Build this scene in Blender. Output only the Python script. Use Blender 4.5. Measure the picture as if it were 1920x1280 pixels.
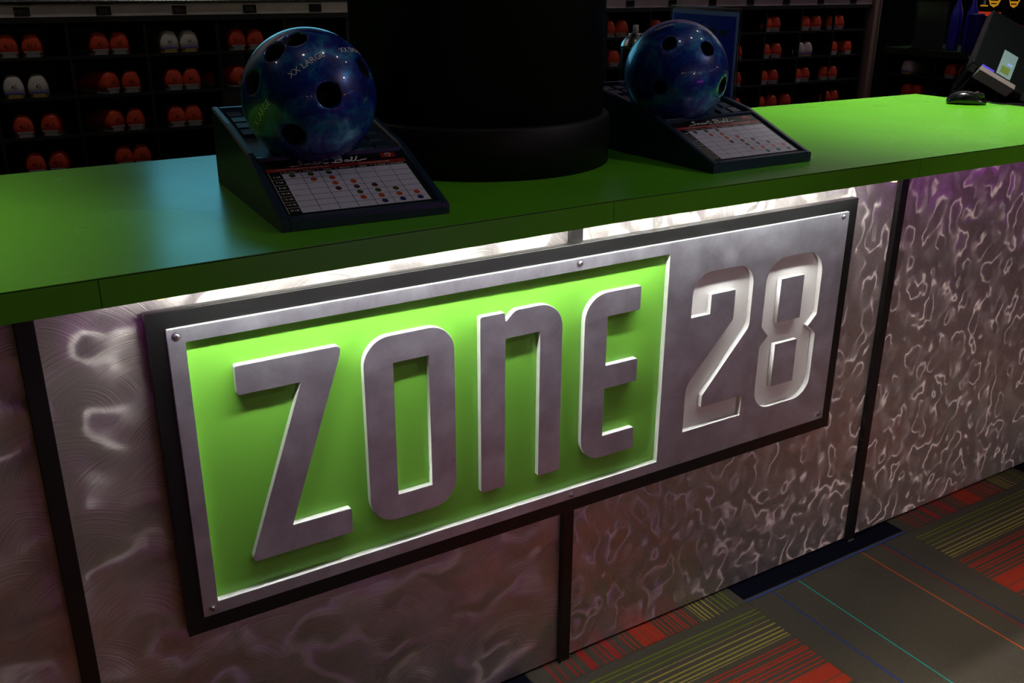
import bpy, bmesh, math, random
from mathutils import Vector, Matrix
random.seed(7)
for o in list(bpy.data.objects): bpy.data.objects.remove(o)
SC = bpy.context.scene
COL = SC.collection
PI = math.pi

# ------------------------------------------------------------------ camera
cam_d = bpy.data.cameras.new('camera'); cam = bpy.data.objects.new('camera', cam_d); COL.objects.link(cam)
R_ = Vector((0.85124076, -0.52475026, 0.00513146)); D_ = Vector((-0.18461878, -0.30861003, -0.93310008)); F_ = Vector((0.49122812, 0.79334546, -0.35958019))
CAM = Vector((0, -1.3124, 1.44))
m = Matrix((R_, -D_, -F_)).transposed().to_4x4(); m.translation = CAM
cam.matrix_world = m
cam_d.sensor_width = 36; cam_d.lens = 1785.1 / 1920 * 36; cam_d.clip_start = 0.02; cam_d.clip_end = 60
SC.camera = cam

# ------------------------------------------------------------------ world, exposure
w = bpy.data.worlds.new('world'); SC.world = w; w.use_nodes = True
w.node_tree.nodes['Background'].inputs[0].default_value = (0.5, 0.45, 0.6, 1)
w.node_tree.nodes['Background'].inputs[1].default_value = 0.004
vs = SC.view_settings
vs.view_transform = 'Standard'; vs.look = 'None'; vs.gamma = 1; vs.exposure = 0.0; vs.use_curve_mapping = False

# ------------------------------------------------------------------ lights of the room and added fills
def aim(o, target):
    o.rotation_euler = (Vector(target) - o.location).to_track_quat('-Z', 'Y').to_euler()
def spot(name, loc, target, power, color, size=60, blend=0.6, rad=0.05):
    l = bpy.data.lights.new(name, 'SPOT'); l.energy = power; l.color = color; l.spot_size = math.radians(size); l.spot_blend = blend; l.shadow_soft_size = rad
    o = bpy.data.objects.new(name, l); COL.objects.link(o); o.location = loc; aim(o, target); return o
def area(name, loc, target, power, color, sx, sy):
    l = bpy.data.lights.new(name, 'AREA'); l.energy = power; l.color = color; l.shape = 'RECTANGLE'; l.size = sx; l.size_y = sy
    o = bpy.data.objects.new(name, l); COL.objects.link(o); o.location = loc; aim(o, target); return o
DOWNLIGHTS_AND_FILLS = [  # place, aim, power, colour, cone, blend
    ((-1.03, 0.62, 3.05), (-0.62, 0.42, 1.07), 150, (1.0, 0.93, 0.8), 52, 0.9),
    ((2.90, 0.66, 3.05), (2.75, 0.50, 1.07), 300, (1.0, 0.97, 0.92), 68, 1.0),
    ((3.20, -1.90, 3.05), (0.80, 0.30, 1.50), 42, (0.95, 0.90, 1.0), 34, 0.6),
    ((0.30, -0.10, 3.05), (0.30, -1.00, 0.0), 68, (1.0, 0.86, 0.70), 35, 0.45),
    ((1.20, -0.10, 3.05), (1.20, -1.00, 0.0), 94, (1.0, 0.86, 0.70), 35, 0.45),
    ((2.00, -0.10, 3.05), (2.00, -1.00, 0.0), 104, (1.0, 0.86, 0.70), 35, 0.45),
    ((2.80, -0.10, 3.05), (2.80, -1.00, 0.0), 104, (1.0, 0.86, 0.70), 35, 0.45),
    ((1.30, -8.20, 1.95), (1.5, 0.1, 0.30), 62, (1.0, 0.80, 0.66), 18, 0.9),  # front fill spots, this and the next, added to brighten the metal panels
    ((3.60, -8.20, 1.95), (2.6, 0.1, 0.30), 340, (1.0, 0.83, 0.73), 18, 0.9)]
for i, (loc, tg, p, c, s, b) in enumerate(DOWNLIGHTS_AND_FILLS): spot('downlight_and_fill_lamp', (loc[0], loc[1], loc[2] - 0.03), tg, p, c, s, b, 0.045)
area('wall_wash_pink', (4.0, 2.1, 2.95), (4.0, 2.79, 1.40), 2.0, (1.0, 0.62, 0.90), 2.2, 0.06)
area('wall_wash_white', (6.3, 2.2, 2.95), (6.3, 2.79, 1.75), 10.0, (1.0, 0.95, 0.90), 2.2, 0.06)
area('wall_wash_white', (0.1, 2.1, 2.95), (0.1, 2.79, 1.3), 3.2, (1.0, 0.90, 0.84), 1.6, 0.06)
spot('violet_tint_spot', (0.55, -2.0, 3.05), (0.75, -1.25, 0), 210, (0.55, 0.07, 0.9), 27, 0.6, 0.05)  # added violet spot on the unseen floor, tints the letters by reflection

# ------------------------------------------------------------------ materials
def newmat(name):
    mt = bpy.data.materials.new(name); mt.use_nodes = True
    nt = mt.node_tree; b = nt.nodes['Principled BSDF']
    return mt, nt, b
def N(nt, t, **kw):
    n = nt.nodes.new(t)
    for k, v in kw.items():
        if k == 'inp':
            for kk, vv in v.items(): n.inputs[kk].default_value = vv
        else: setattr(n, k, v)
    return n
def L(nt, a, b): nt.links.new(a, b)
def mth(nt, op, a, b=None, c=None):
    n = N(nt, 'ShaderNodeMath', operation=op)
    for i, x in enumerate((a, b, c)):
        if x is None: continue
        if isinstance(x, (int, float)): n.inputs[i].default_value = x
        else: L(nt, x, n.inputs[i])
    return n.outputs[0]
def vmth(nt, op, a, b=None, scale=None):
    n = N(nt, 'ShaderNodeVectorMath', operation=op)
    for i, x in enumerate((a, b)):
        if x is None: continue
        if isinstance(x, tuple): n.inputs[i].default_value = x
        else: L(nt, x, n.inputs[i])
    if scale is not None:
        if isinstance(scale, (int, float)): n.inputs['Scale'].default_value = scale
        else: L(nt, scale, n.inputs['Scale'])
    return n.outputs['Value'] if op in ('LENGTH', 'DOT_PRODUCT', 'DISTANCE') else n.outputs[0]
def mixc(nt, fac, a, b):
    n = N(nt, 'ShaderNodeMix', data_type='RGBA')
    for s, x in ((n.inputs['Factor'], fac), (n.inputs['A'], a), (n.inputs['B'], b)):
        if isinstance(x, (int, float)): s.default_value = x
        elif isinstance(x, tuple): s.default_value = x + (1,) if len(x) == 3 else x
        else: L(nt, x, s)
    return n.outputs['Result']
def ramp(nt, fac, stops, interp='LINEAR'):
    n = N(nt, 'ShaderNodeValToRGB'); cr = n.color_ramp; cr.interpolation = interp
    while len(cr.elements) > 1: cr.elements.remove(cr.elements[-1])
    for i, (p, c) in enumerate(stops):
        e = cr.elements[0] if i == 0 else cr.elements.new(p)
        e.position = p; e.color = (c if len(c) == 4 else tuple(c) + (1,)) if not isinstance(c, (int, float)) else (c, c, c, 1)
    L(nt, fac, n.inputs[0]); return n.outputs[0]
def noise(nt, vec, scale, detail=2, rough=0.5, dim='3D', out=0):
    n = N(nt, 'ShaderNodeTexNoise', noise_dimensions=dim, inp={'Scale': scale, 'Detail': detail, 'Roughness': rough})
    if vec is not None: L(nt, vec, n.inputs['Vector'] if dim != '1D' else n.inputs['W'])
    return n.outputs[out]
def objco(nt): return N(nt, 'ShaderNodeTexCoord').outputs['Object']
def bump(nt, b, h, strength=0.2, dist=0.001):
    n = N(nt, 'ShaderNodeBump', inp={'Strength': strength, 'Distance': dist}); L(nt, h, n.inputs['Height']); L(nt, n.outputs[0], b.inputs['Normal']); return n

def plain(name, col, rough=0.5, metal=0.0, vary=0.12, scale=30, coat=0.0, bmp=0.0, spec=0.5):
    mt, nt, b = newmat(name)
    co = objco(nt); nz = noise(nt, co, scale, 4, 0.6)
    c = tuple(col)
    L(nt, mixc(nt, nz, tuple(x * (1 - vary) for x in c), tuple(min(1, x * (1 + vary)) for x in c)), b.inputs['Base Color'])
    L(nt, mth(nt, 'MULTIPLY_ADD', nz, 0.16, rough - 0.08), b.inputs['Roughness'])
    b.inputs['Metallic'].default_value = metal; b.inputs['Coat Weight'].default_value = coat; b.inputs['Specular IOR Level'].default_value = spec
    if bmp: bump(nt, b, noise(nt, co, scale * 6, 3, 0.6), bmp, 0.0008)
    return mt
def glow(name, col, strength):
    mt, nt, b = newmat(name)
    b.inputs['Base Color'].default_value = (0.02, 0.02, 0.02, 1)
    b.inputs['Emission Color'].default_value = tuple(col) + (1,); b.inputs['Emission Strength'].default_value = strength
    return mt

def brushed(name, sc, base, turns, rough, seed, zs=0.75, arcs=0.0, cell=34.0, metal=0.85, aniso=0.9, ring=900):
    """random swirl brushed sheet metal: the stroke direction wanders over the sheet, fine hair lines follow it"""
    mt, nt, b = newmat(name)
    co = objco(nt)
    sep = N(nt, 'ShaderNodeSeparateXYZ'); L(nt, co, sep.inputs[0])
    cb = N(nt, 'ShaderNodeCombineXYZ'); L(nt, sep.outputs[0], cb.inputs[0]); L(nt, mth(nt, 'MULTIPLY', sep.outputs[2], zs), cb.inputs[1]); cb.inputs[2].default_value = 0
    P = vmth(nt, 'ADD', cb.outputs[0], (seed * 1.37, seed * 0.71, 0))
    nz = noise(nt, P, sc, 2.0, 0.42, '2D')
    n2 = noise(nt, P, sc * 0.45, 1, 0.4, '2D')
    th = mth(nt, 'MULTIPLY', mth(nt, 'MULTIPLY_ADD', n2, 0.6, nz), turns * 2 * PI)
    ct = mth(nt, 'COSINE', th); st = mth(nt, 'SINE', th)
    tb = N(nt, 'ShaderNodeCombineXYZ'); L(nt, ct, tb.inputs[0]); L(nt, st, tb.inputs[2])
    L(nt, tb.outputs[0], b.inputs['Tangent'])
    vo = N(nt, 'ShaderNodeTexVoronoi', voronoi_dimensions='2D', inp={'Scale': cell}); L(nt, P, vo.inputs['Vector'])
    rel = vmth(nt, 'SUBTRACT', P, vo.outputs['Position']); rs = N(nt, 'ShaderNodeSeparateXYZ'); L(nt, rel, rs.inputs[0])
    u = mth(nt, 'ADD', mth(nt, 'MULTIPLY', rs.outputs[0], ct), mth(nt, 'MULTIPLY', rs.outputs[1], st))
    hair = noise(nt, mth(nt, 'ADD', u, mth(nt, 'MULTIPLY', vo.outputs['Distance'], 0.0)), ring, 2, 0.7, '1D')
    mid = noise(nt, P, 17, 3, 0.6, '2D')
    if arcs:
        for lay in (0, 1):
            Q = vmth(nt, 'ADD', cb.outputs[0], (3.1 * lay + seed, 1.7 * lay, 0))
            va = N(nt, 'ShaderNodeTexVoronoi', voronoi_dimensions='2D', inp={'Scale': arcs}); L(nt, Q, va.inputs['Vector'])
            ra = vmth(nt, 'SUBTRACT', Q, va.outputs['Position'])
            sc_ = N(nt, 'ShaderNodeSeparateColor'); L(nt, va.outputs['Color'], sc_.inputs[0])
            oc = N(nt, 'ShaderNodeCombineXYZ'); L(nt, mth(nt, 'MULTIPLY_ADD', sc_.outputs[0], 0.16, -0.08), oc.inputs[0]); L(nt, mth(nt, 'MULTIPLY_ADD', sc_.outputs[1], -0.09, -0.05), oc.inputs[1])
            dist = vmth(nt, 'LENGTH', vmth(nt, 'SUBTRACT', ra, oc.outputs[0]))
            ring_ = noise(nt, mth(nt, 'ADD', dist, mth(nt, 'MULTIPLY', sc_.outputs[2], 9.0)), 330, 2, 0.75, '1D')
            mk = N(nt, 'ShaderNodeMapRange', interpolation_type='SMOOTHSTEP', inp={'From Min': 0.62 / arcs, 'From Max': 0.22 / arcs}); L(nt, vmth(nt, 'LENGTH', ra), mk.inputs[0])
            hm = N(nt, 'ShaderNodeMix', data_type='FLOAT'); L(nt, mk.outputs[0], hm.inputs['Factor']); L(nt, hair, hm.inputs['A']); L(nt, mth(nt, 'MULTIPLY_ADD', ring_, 1.7, -0.28), hm.inputs['B']); hair = hm.outputs['Result']
    L(nt, mixc(nt, mth(nt, 'MULTIPLY_ADD', hair, 0.7, mth(nt, 'MULTIPLY', mid, 0.3)), tuple(x * 0.42 for x in base), tuple(min(1, x * 1.45) for x in base)), b.inputs['Base Color'])
    L(nt, mth(nt, 'MULTIPLY_ADD', mid, 0.55, rough - 0.27), b.inputs['Roughness'])
    b.inputs['Metallic'].default_value = metal
    L(nt, ramp(nt, noise(nt, P, sc * 1.3, 2, 0.5, '2D'), [(0.36, aniso * 0.2), (0.53, min(1, aniso * 1.05))]), b.inputs['Anisotropic'])
    bump(nt, b, hair, 0.40, 0.0010)
    return mt

def mill_metal(name, base=(0.60, 0.605, 0.67), rough=0.5):
    """mill finish aluminium with faint round rub marks"""
    mt, nt, b = newmat(name)
    co = objco(nt)
    sep = N(nt, 'ShaderNodeSeparateXYZ'); L(nt, co, sep.inputs[0])
    cb = N(nt, 'ShaderNodeCombineXYZ'); L(nt, sep.outputs[0], cb.inputs[0]); L(nt, sep.outputs[2], cb.inputs[1])
    vo = N(nt, 'ShaderNodeTexVoronoi', voronoi_dimensions='2D', inp={'Scale': 4.5}); L(nt, cb.outputs[0], vo.inputs['Vector'])
    rings = noise(nt, vo.outputs['Distance'], 9, 3, 0.6, '1D')
    nz = noise(nt, co, 18, 5, 0.65)
    fine = noise(nt, co, 220, 3, 0.6)
    k = mth(nt, 'MULTIPLY_ADD', rings, 0.28, mth(nt, 'MULTIPLY', nz, 0.72))
    L(nt, ramp(nt, k, [(0.3, tuple(x * 0.76 for x in base)), (0.7, tuple(x * 1.14 for x in base))]), b.inputs['Base Color'])
    L(nt, mth(nt, 'MULTIPLY_ADD', k, 0.3, rough - 0.15), b.inputs['Roughness'])
    b.inputs['Metallic'].default_value = 1.0
    bump(nt, b, fine, 0.06, 0.0005)
    return mt

M = {}
M['green_top'] = plain('green laminate', (0.12, 0.46, 0.018), 0.26, vary=0.05, scale=3, spec=0.42)
M['green_sign'] = plain('green acrylic', (0.22, 0.60, 0.065), 0.33, vary=0.03, scale=4)
M['dark_core'] = plain('dark laminate core', (0.012, 0.008, 0.006), 0.6)
M['black_frame'] = plain('black satin paint', (0.006, 0.006, 0.006), 0.34, vary=0.3, scale=14, spec=0.55)
M['black_post'] = plain('black post metal', (0.008, 0.007, 0.007), 0.36, scale=20)
M['black_soft'] = plain('matt black', (0.006, 0.006, 0.006), 0.65)
M['white_edge'] = plain('white plastic edge', (0.88, 0.86, 0.85), 0.5, vary=0.04)
M['brushed_l'] = brushed('swirl brushed metal broad', 6.5, (0.66, 0.61, 0.58), 1.7, 0.46, 1.0, 1.1, arcs=9.5, ring=250, metal=0.75, aniso=0.85)
M['brushed_r'] = brushed('swirl brushed metal tight', 13.0, (0.72, 0.64, 0.61), 2.0, 0.43, 2.0, 0.8, ring=280, metal=0.72, aniso=0.9)
M['brushed_w'] = brushed('brushed wall sheet', 6.0, (0.6, 0.57, 0.56), 2.0, 0.46, 3.0)
M['mill'] = mill_metal('mill aluminium')
M['steel'] = plain('zinc screw steel', (0.6, 0.6, 0.6), 0.3, 1.0, vary=0.1, scale=200)
M['foot'] = plain('dull bright metal', (0.5, 0.47, 0.4), 0.4, 0.9)
M['navy_plastic'] = plain('navy moulded plastic', (0.006, 0.026, 0.055), 0.36, vary=0.2, scale=40, bmp=0.08)
M['lettering'] = plain('pale print', (0.85, 0.84, 0.76), 0.5)
M['paper'] = plain('white print', (0.62, 0.6, 0.74), 0.3, vary=0.03)
M['print_black'] = plain('black print', (0.006, 0.005, 0.006), 0.35)
M['print_red'] = plain('red print', (0.30, 0.02, 0.018), 0.35)
M['dot_green'] = plain('olive green dot', (0.05, 0.075, 0.012), 0.4)
M['dot_red'] = plain('orange red dot', (0.50, 0.06, 0.02), 0.4)
M['dot_maroon'] = plain('maroon dot', (0.09, 0.008, 0.016), 0.4)
M['dot_blue'] = plain('navy dot', (0.012, 0.02, 0.13), 0.4)
M['column'] = plain('black column paint', (0.0022, 0.002, 0.002), 0.55, vary=0.2, scale=6, spec=0.3)
M['rack'] = plain('black shelf board', (0.005, 0.005, 0.005), 0.55)
M['rack_post'] = plain('brown grey post', (0.26, 0.20, 0.16), 0.5)
M['shoe_red'] = plain('red orange leather', (0.62, 0.055, 0.014), 0.5, vary=0.15, scale=50, bmp=0.1)
M['shoe_white'] = plain('white leather', (0.62, 0.6, 0.55), 0.5, vary=0.1, scale=50, bmp=0.1)
M['shoe_blue'] = plain('violet stripe', (0.10, 0.08, 0.42), 0.5)
M['sole_grey'] = plain('grey rubber sole', (0.27, 0.27, 0.25), 0.6)
M['sole_tan'] = plain('tan rubber sole', (0.33, 0.27, 0.07), 0.6)
M['lace'] = plain('shoe lace', (0.4, 0.36, 0.32), 0.8)
M['lining'] = plain('shoe lining', (0.02, 0.018, 0.018), 0.85)
M['gloss_black'] = plain('gloss black plastic', (0.004, 0.005, 0.005), 0.2, coat=0.3)
M['mid_grey'] = plain('grey plastic', (0.17, 0.145, 0.13), 0.45)
M['can_dark'] = plain('dark can paint', (0.012, 0.012, 0.016), 0.3, 0.2)
M['can_metal'] = plain('bare can metal', (0.5, 0.5, 0.48), 0.25, 1.0)
M['nozzle'] = plain('white nozzle', (0.62, 0.58, 0.52), 0.45)
M['blue_sheet'] = plain('deep blue printed sheet', (0.02, 0.02, 0.85), 0.3, vary=0.25, scale=9)
M['blue_mark'] = plain('dark blue print', (0.003, 0.004, 0.05), 0.4)
M['lavender'] = plain('lavender border print', (0.45, 0.43, 0.95), 0.4)
M['bottle_blue'] = plain('blue bottle', (0.03, 0.03, 0.55), 0.18, coat=0.5)
M['amber'] = plain('amber wood', (0.5, 0.22, 0.02), 0.4)
M['orange'] = plain('orange body', (0.75, 0.26, 0.06), 0.4)
M['dark_red'] = plain('dark red print', (0.25, 0.025, 0.01), 0.45)
M['poster_yellow'] = glow('lit yellow emblem', (0.75, 0.33, 0.015), 0.55)
M['poster_red'] = glow('lit red lettering', (0.8, 0.05, 0.02), 0.38)
M['sticker'] = plain('pale teal sticker', (0.14, 0.22, 0.21), 0.5)
M['sticker_green'] = plain('olive sticker print', (0.10, 0.15, 0.02), 0.5)
M['sticker_blue'] = plain('pale blue sticker print', (0.2, 0.32, 0.6), 0.5)
M['violet'] = plain('violet edge', (0.06, 0.04, 0.5), 0.4)
M['dark_wall'] = plain('dark wall paint', (0.02, 0.018, 0.022), 0.8, scale=4)
M['dark_ceiling'] = plain('black ceiling tile', (0.012, 0.012, 0.013), 0.85, scale=4)
M['led'] = glow('white led', (0.98, 1.0, 0.94), 195.0)
M['led_end'] = glow('led end glow', (1.0, 0.85, 0.45), 1.2)
M['led_violet'] = glow('violet led', (0.52, 0.05, 0.66), 10.0)
M['tint_glow'] = glow('added violet tint glow', (0.48, 0.05, 0.68), 3.2)
M['lamp_glow'] = glow('lamp lens', (1.0, 0.9, 0.75), 30.0)
M['bulb_warm'] = glow('warm bulb', (1.0, 0.66, 0.40), 42.0)
M['bulb_violet'] = glow('violet bulb', (0.2, 0.15, 1.0), 40.0)

def acrylic():
    mt, nt, b = newmat('clear acrylic')
    b.inputs['Base Color'].default_value = (0.9, 1.0, 0.95, 1); b.inputs['Roughness'].default_value = 0.06
    b.inputs['Transmission Weight'].default_value = 1.0; b.inputs['IOR'].default_value = 1.3
    L(nt, mth(nt, 'MULTIPLY_ADD', noise(nt, objco(nt), 40, 3), 0.08, 0.02), b.inputs['Roughness'])
    return mt
M['acrylic'] = acrylic()

def pearl_ball():
    mt, nt, b = newmat('pearl blue urethane')
    co = objco(nt)
    wv = vmth(nt, 'ADD', co, vmth(nt, 'SCALE', noise(nt, co, 9, 3, 0.5, '3D', 1), scale=0.16))
    k = noise(nt, wv, 16, 6, 0.72)
    L(nt, ramp(nt, k, [(0.40, (0.002, 0.006, 0.13)), (0.50, (0.004, 0.03, 0.28)), (0.58, (0.015, 0.15, 0.42)), (0.70, (0.10, 0.42, 0.58))]), b.inputs['Base Color'])
    L(nt, ramp(nt, k, [(0.48, 0.05), (0.7, 0.6)]), b.inputs['Metallic'])
    b.inputs['Roughness'].default_value = 0.34
    b.inputs['Coat Weight'].default_value = 0.6; b.inputs['Coat Roughness'].default_value = 0.04
    return mt
M['ball'] = pearl_ball()

def tv_screen():
    mt, nt, b = newmat('cyan television picture')
    k = noise(nt, objco(nt), 2.2, 2)
    L(nt, mixc(nt, k, (0.05, 0.34, 0.55), (0.14, 0.50, 0.62)), b.inputs['Emission Color'])
    b.inputs['Base Color'].default_value = (0.01, 0.01, 0.01, 1); b.inputs['Emission Strength'].default_value = 2.4
    return mt
M['tv'] = tv_screen()

TILE = 0.607
def carpet(name, kind):
    mt, nt, b = newmat(name)
    co = objco(nt); sp = N(nt, 'ShaderNodeSeparateXYZ'); L(nt, co, sp.inputs[0])
    wob = mth(nt, 'MULTIPLY', mth(nt, 'SUBTRACT', noise(nt, co, 160, 2), 0.5), 0.0022)
    s = mth(nt, 'DIVIDE', mth(nt, 'ADD', mth(nt, 'ADD', sp.outputs[1], TILE / 2), wob), TILE)
    nz = noise(nt, co, 420, 3, 0.8); n2 = noise(nt, co, 60, 3, 0.6)
    base = mixc(nt, nz, (0.012, 0.0105, 0.008), (0.165, 0.142, 0.112))
    col = base
    def lines(col, spec, c, wd):
        st = [(0.0, 0.0)]
        for p in spec:
            a, z = (p, p + wd) if not isinstance(p, tuple) else p
            st += [(a / TILE, 1.0), (z / TILE, 0.0)]
        f = ramp(nt, s, st, 'CONSTANT')
        cc = mixc(nt, nz, tuple(x * 0.5 for x in c), tuple(min(1, x * 1.35) for x in c))
        return mixc(nt, f, col, cc)
    if kind == 'striped':
        col = lines(col, [0.028, 0.039, 0.059], (0.17, 0.21, 0.02), 0.0045)
        col = lines(col, [0.074, 0.090, 0.106, 0.117, 0.130, 0.138], (0.42, 0.33, 0.07), 0.0042)
        col = lines(col, [0.157, 0.166, 0.183, 0.192, 0.205, 0.214, 0.228, 0.240, (0.252, 0.292), (0.296, 0.322), 0.330, 0.345], (0.48, 0.05, 0.025), 0.0052)
        col = lines(col, [0.372, (0.384, 0.402), 0.410, 0.425, (0.45, 0.47), 0.49, 0.505, 0.53, 0.55], (0.40, 0.035, 0.03), 0.005)
    elif kind == 'plain':
        col = lines(col, [0.082], (0.03, 0.06, 0.30), 0.0045)
        col = lines(col, [0.174], (0.03, 0.33, 0.30), 0.0042)
        col = lines(col, [0.416], (0.62, 0.12, 0.02), 0.0052)
        col = lines(col, [0.490], (0.33, 0.03, 0.02), 0.0042)
        col = lines(col, [0.504], (0.03, 0.05, 0.22), 0.0045)
    elif kind == 'navy':
        col = lines(col, [(0.0, 0.007)], (0.04, 0.09, 0.45), 0.007)
        col = lines(col, [(0.010, 0.12)], (0.003, 0.0035, 0.014), 0.007)  # navy band, its colour darkened further for the shade under the overhang
    L(nt, col, b.inputs['Base Color']); b.inputs['Roughness'].default_value = 0.95; b.inputs['Specular IOR Level'].default_value = 0.1
    wv = N(nt, 'ShaderNodeTexWave', wave_type='BANDS', bands_direction='Y', inp={'Scale': 62.0, 'Distortion': 2.0, 'Detail': 2.0}); L(nt, co, wv.inputs['Vector'])
    h = mth(nt, 'ADD', mth(nt, 'MULTIPLY', wv.outputs[1], 0.7), nz)
    bump(nt, b, h, 0.9, 0.003)
    return mt
M['carpet_striped'] = carpet('striped loop carpet', 'striped'); M['carpet_plain'] = carpet('plain loop carpet with thin lines', 'plain')
M['carpet_navy'] = carpet('navy edged loop carpet', 'navy'); M['carpet_base'] = carpet('brown grey loop carpet', 'base')

# ------------------------------------------------------------------ mesh helpers
def link(name, me, mats, parent=None):
    o = bpy.data.objects.new(name, me); COL.objects.link(o)
    for mt in (mats if isinstance(mats, (list, tuple)) else [mats]): me.materials.append(mt)
    if parent is not None: o.parent = parent
    return o
def obj(name, bm, mats, parent=None, smooth=False):
    me = bpy.data.meshes.new(name); bmesh.ops.recalc_face_normals(bm, faces=bm.faces); bm.to_mesh(me); bm.free()
    if smooth: me.polygons.foreach_set('use_smooth', [True] * len(me.polygons))
    return link(name, me, mats, parent)
def tag(o, label=None, cat=None, group=None, kind=None):
    if label: o['label'] = label
    if cat: o['category'] = cat
    if group: o['group'] = group
    if kind: o['kind'] = kind
    return o
def thing(name, label, cat, loc=(0, 0, 0), rz=0.0, group=None):
    o = bpy.data.objects.new(name, None); COL.objects.link(o); o.empty_display_size = 0.05
    o.location = loc; o.rotation_euler = (0, 0, rz); return tag(o, label, cat, group)
def BM(): return bmesh.new()
def box(bm, x0, x1, y0, y1, z0, z1, bev=0.0, mat=0):
    r = bmesh.ops.create_cube(bm, size=1.0)
    for v in r['verts']: v.co = Vector(((x0 + x1) / 2 + v.co.x * (x1 - x0), (y0 + y1) / 2 + v.co.y * (y1 - y0), (z0 + z1) / 2 + v.co.z * (z1 - z0)))
    fs = list({f for v in r['verts'] for f in v.link_faces})
    for f in fs: f.material_index = mat
    if bev > 0:
        es = list({e for f in fs for e in f.edges})
        bmesh.ops.bevel(bm, geom=es, offset=bev, segments=2, affect='EDGES', profile=0.6)
    return r
def boxo(name, x0, x1, y0, y1, z0, z1, mats, parent=None, bev=0.0):
    bm = BM(); box(bm, x0, x1, y0, y1, z0, z1, bev); return obj(name, bm, mats, parent)
def prism(bm, pts, y0, y1):
    """polygon in x,z extruded along y"""
    a = [bm.verts.new((x, y0, z)) for x, z in pts]; b = [bm.verts.new((x, y1, z)) for x, z in pts]
    n = len(pts); bm.faces.new(a); bm.faces.new(b[::-1])
    for i in range(n): bm.faces.new((a[i], b[i], b[(i + 1) % n], a[(i + 1) % n]))
def slabpoly(bm, pts, z0, z1):
    a = [bm.verts.new((x, y, z0)) for x, y in pts]; b = [bm.verts.new((x, y, z1)) for x, y in pts]
    n = len(pts); bm.faces.new(a[::-1]); bm.faces.new(b)
    for i in range(n): bm.faces.new((a[i], a[(i + 1) % n], b[(i + 1) % n], b[i]))
def lathe(bm, prof, seg=32, axis='Z', c=(0, 0, 0), cap=True):
    rings = []
    for r, h in prof:
        ring = []
        for k in range(seg):
            t = 2 * PI * k / seg; x, y = r * math.cos(t), r * math.sin(t)
            p = (x, y, h) if axis == 'Z' else (x, -h, y) if axis == 'Y' else (h, x, y)
            ring.append(bm.verts.new((c[0] + p[0], c[1] + p[1], c[2] + p[2])))
        rings.append(ring)
    for a, b in zip(rings, rings[1:]):
        for k in range(seg): bm.faces.new((a[k], a[(k + 1) % seg], b[(k + 1) % seg], b[k]))
    if cap:
        for ring in (rings[0], rings[-1]):
            try: bm.faces.new(ring)
            except Exception: pass
def curve_mesh(cu):
    o = bpy.data.objects.new('tmp', cu); COL.objects.link(o)
    dg = bpy.context.evaluated_depsgraph_get(); dg.update()
    me = bpy.data.meshes.new_from_object(o.evaluated_get(dg)); bpy.data.objects.remove(o); bpy.data.curves.remove(cu)
    return me
def outline_mesh(loops, half, bevel=0.0):
    """closed loops of (x,z) -> solid of thickness 2*half around y=0, front facing -y"""
    cu = bpy.data.curves.new('tmp', 'CURVE'); cu.dimensions = '2D'; cu.fill_mode = 'BOTH'; cu.extrude = half - bevel; cu.bevel_depth = bevel; cu.bevel_resolution = 1; cu.offset = -bevel
    for lp in loops:
        sp = cu.splines.new('POLY'); sp.points.add(len(lp) - 1); sp.use_cyclic_u = True
        for p, (x, z) in zip(sp.points, lp): p.co = (x, z, 0, 1)
    me = curve_mesh(cu); me.materials.clear()
    me.transform(Matrix.Rotation(PI / 2, 4, 'X'))
    return me
def paint_by_normal(me):
    for p in me.polygons: p.material_index = 0 if abs(p.normal.y) > 0.3 else 1
def fillet(pts, radii, seg=8):
    """round the corners of a closed polygon"""
    out = []; n = len(pts)
    for i in range(n):
        p = Vector(pts[i]); r = radii[i] if isinstance(radii, (list, tuple)) else radii
        if r <= 0: out.append((p.x, p.y)); continue
        a = (Vector(pts[i - 1]) - p); b = (Vector(pts[(i + 1) % n]) - p); la, lb = a.length, b.length; a.normalize(); b.normalize()
        ang = a.angle(b); d = min(r / math.tan(ang / 2), la * 0.49999, lb * 0.49999); rr = d * math.tan(ang / 2)
        c = p + (a + b).normalized() * (rr / math.sin(ang / 2))
        s = p + a * d - c; e = p + b * d - c; t0 = math.atan2(s.y, s.x); t1 = math.atan2(e.y, e.x); dt = (t1 - t0 + PI) % (2 * PI) - PI
        for k in range(seg + 1): out.append((c.x + rr * math.cos(t0 + dt * k / seg), c.y + rr * math.sin(t0 + dt * k / seg)))
    return out
def text_mesh(s, size, thick=0.0, spacing=1.0, align='CENTER', res=2):
    """flat text in x,y plane facing +z, centred"""
    cu = bpy.data.curves.new('tmp', 'FONT'); cu.body = s; cu.size = size; cu.align_x = align; cu.align_y = 'CENTER'; cu.space_character = spacing; cu.extrude = thick; cu.resolution_u = res
    me = curve_mesh(cu); me.materials.clear(); return me
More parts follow.
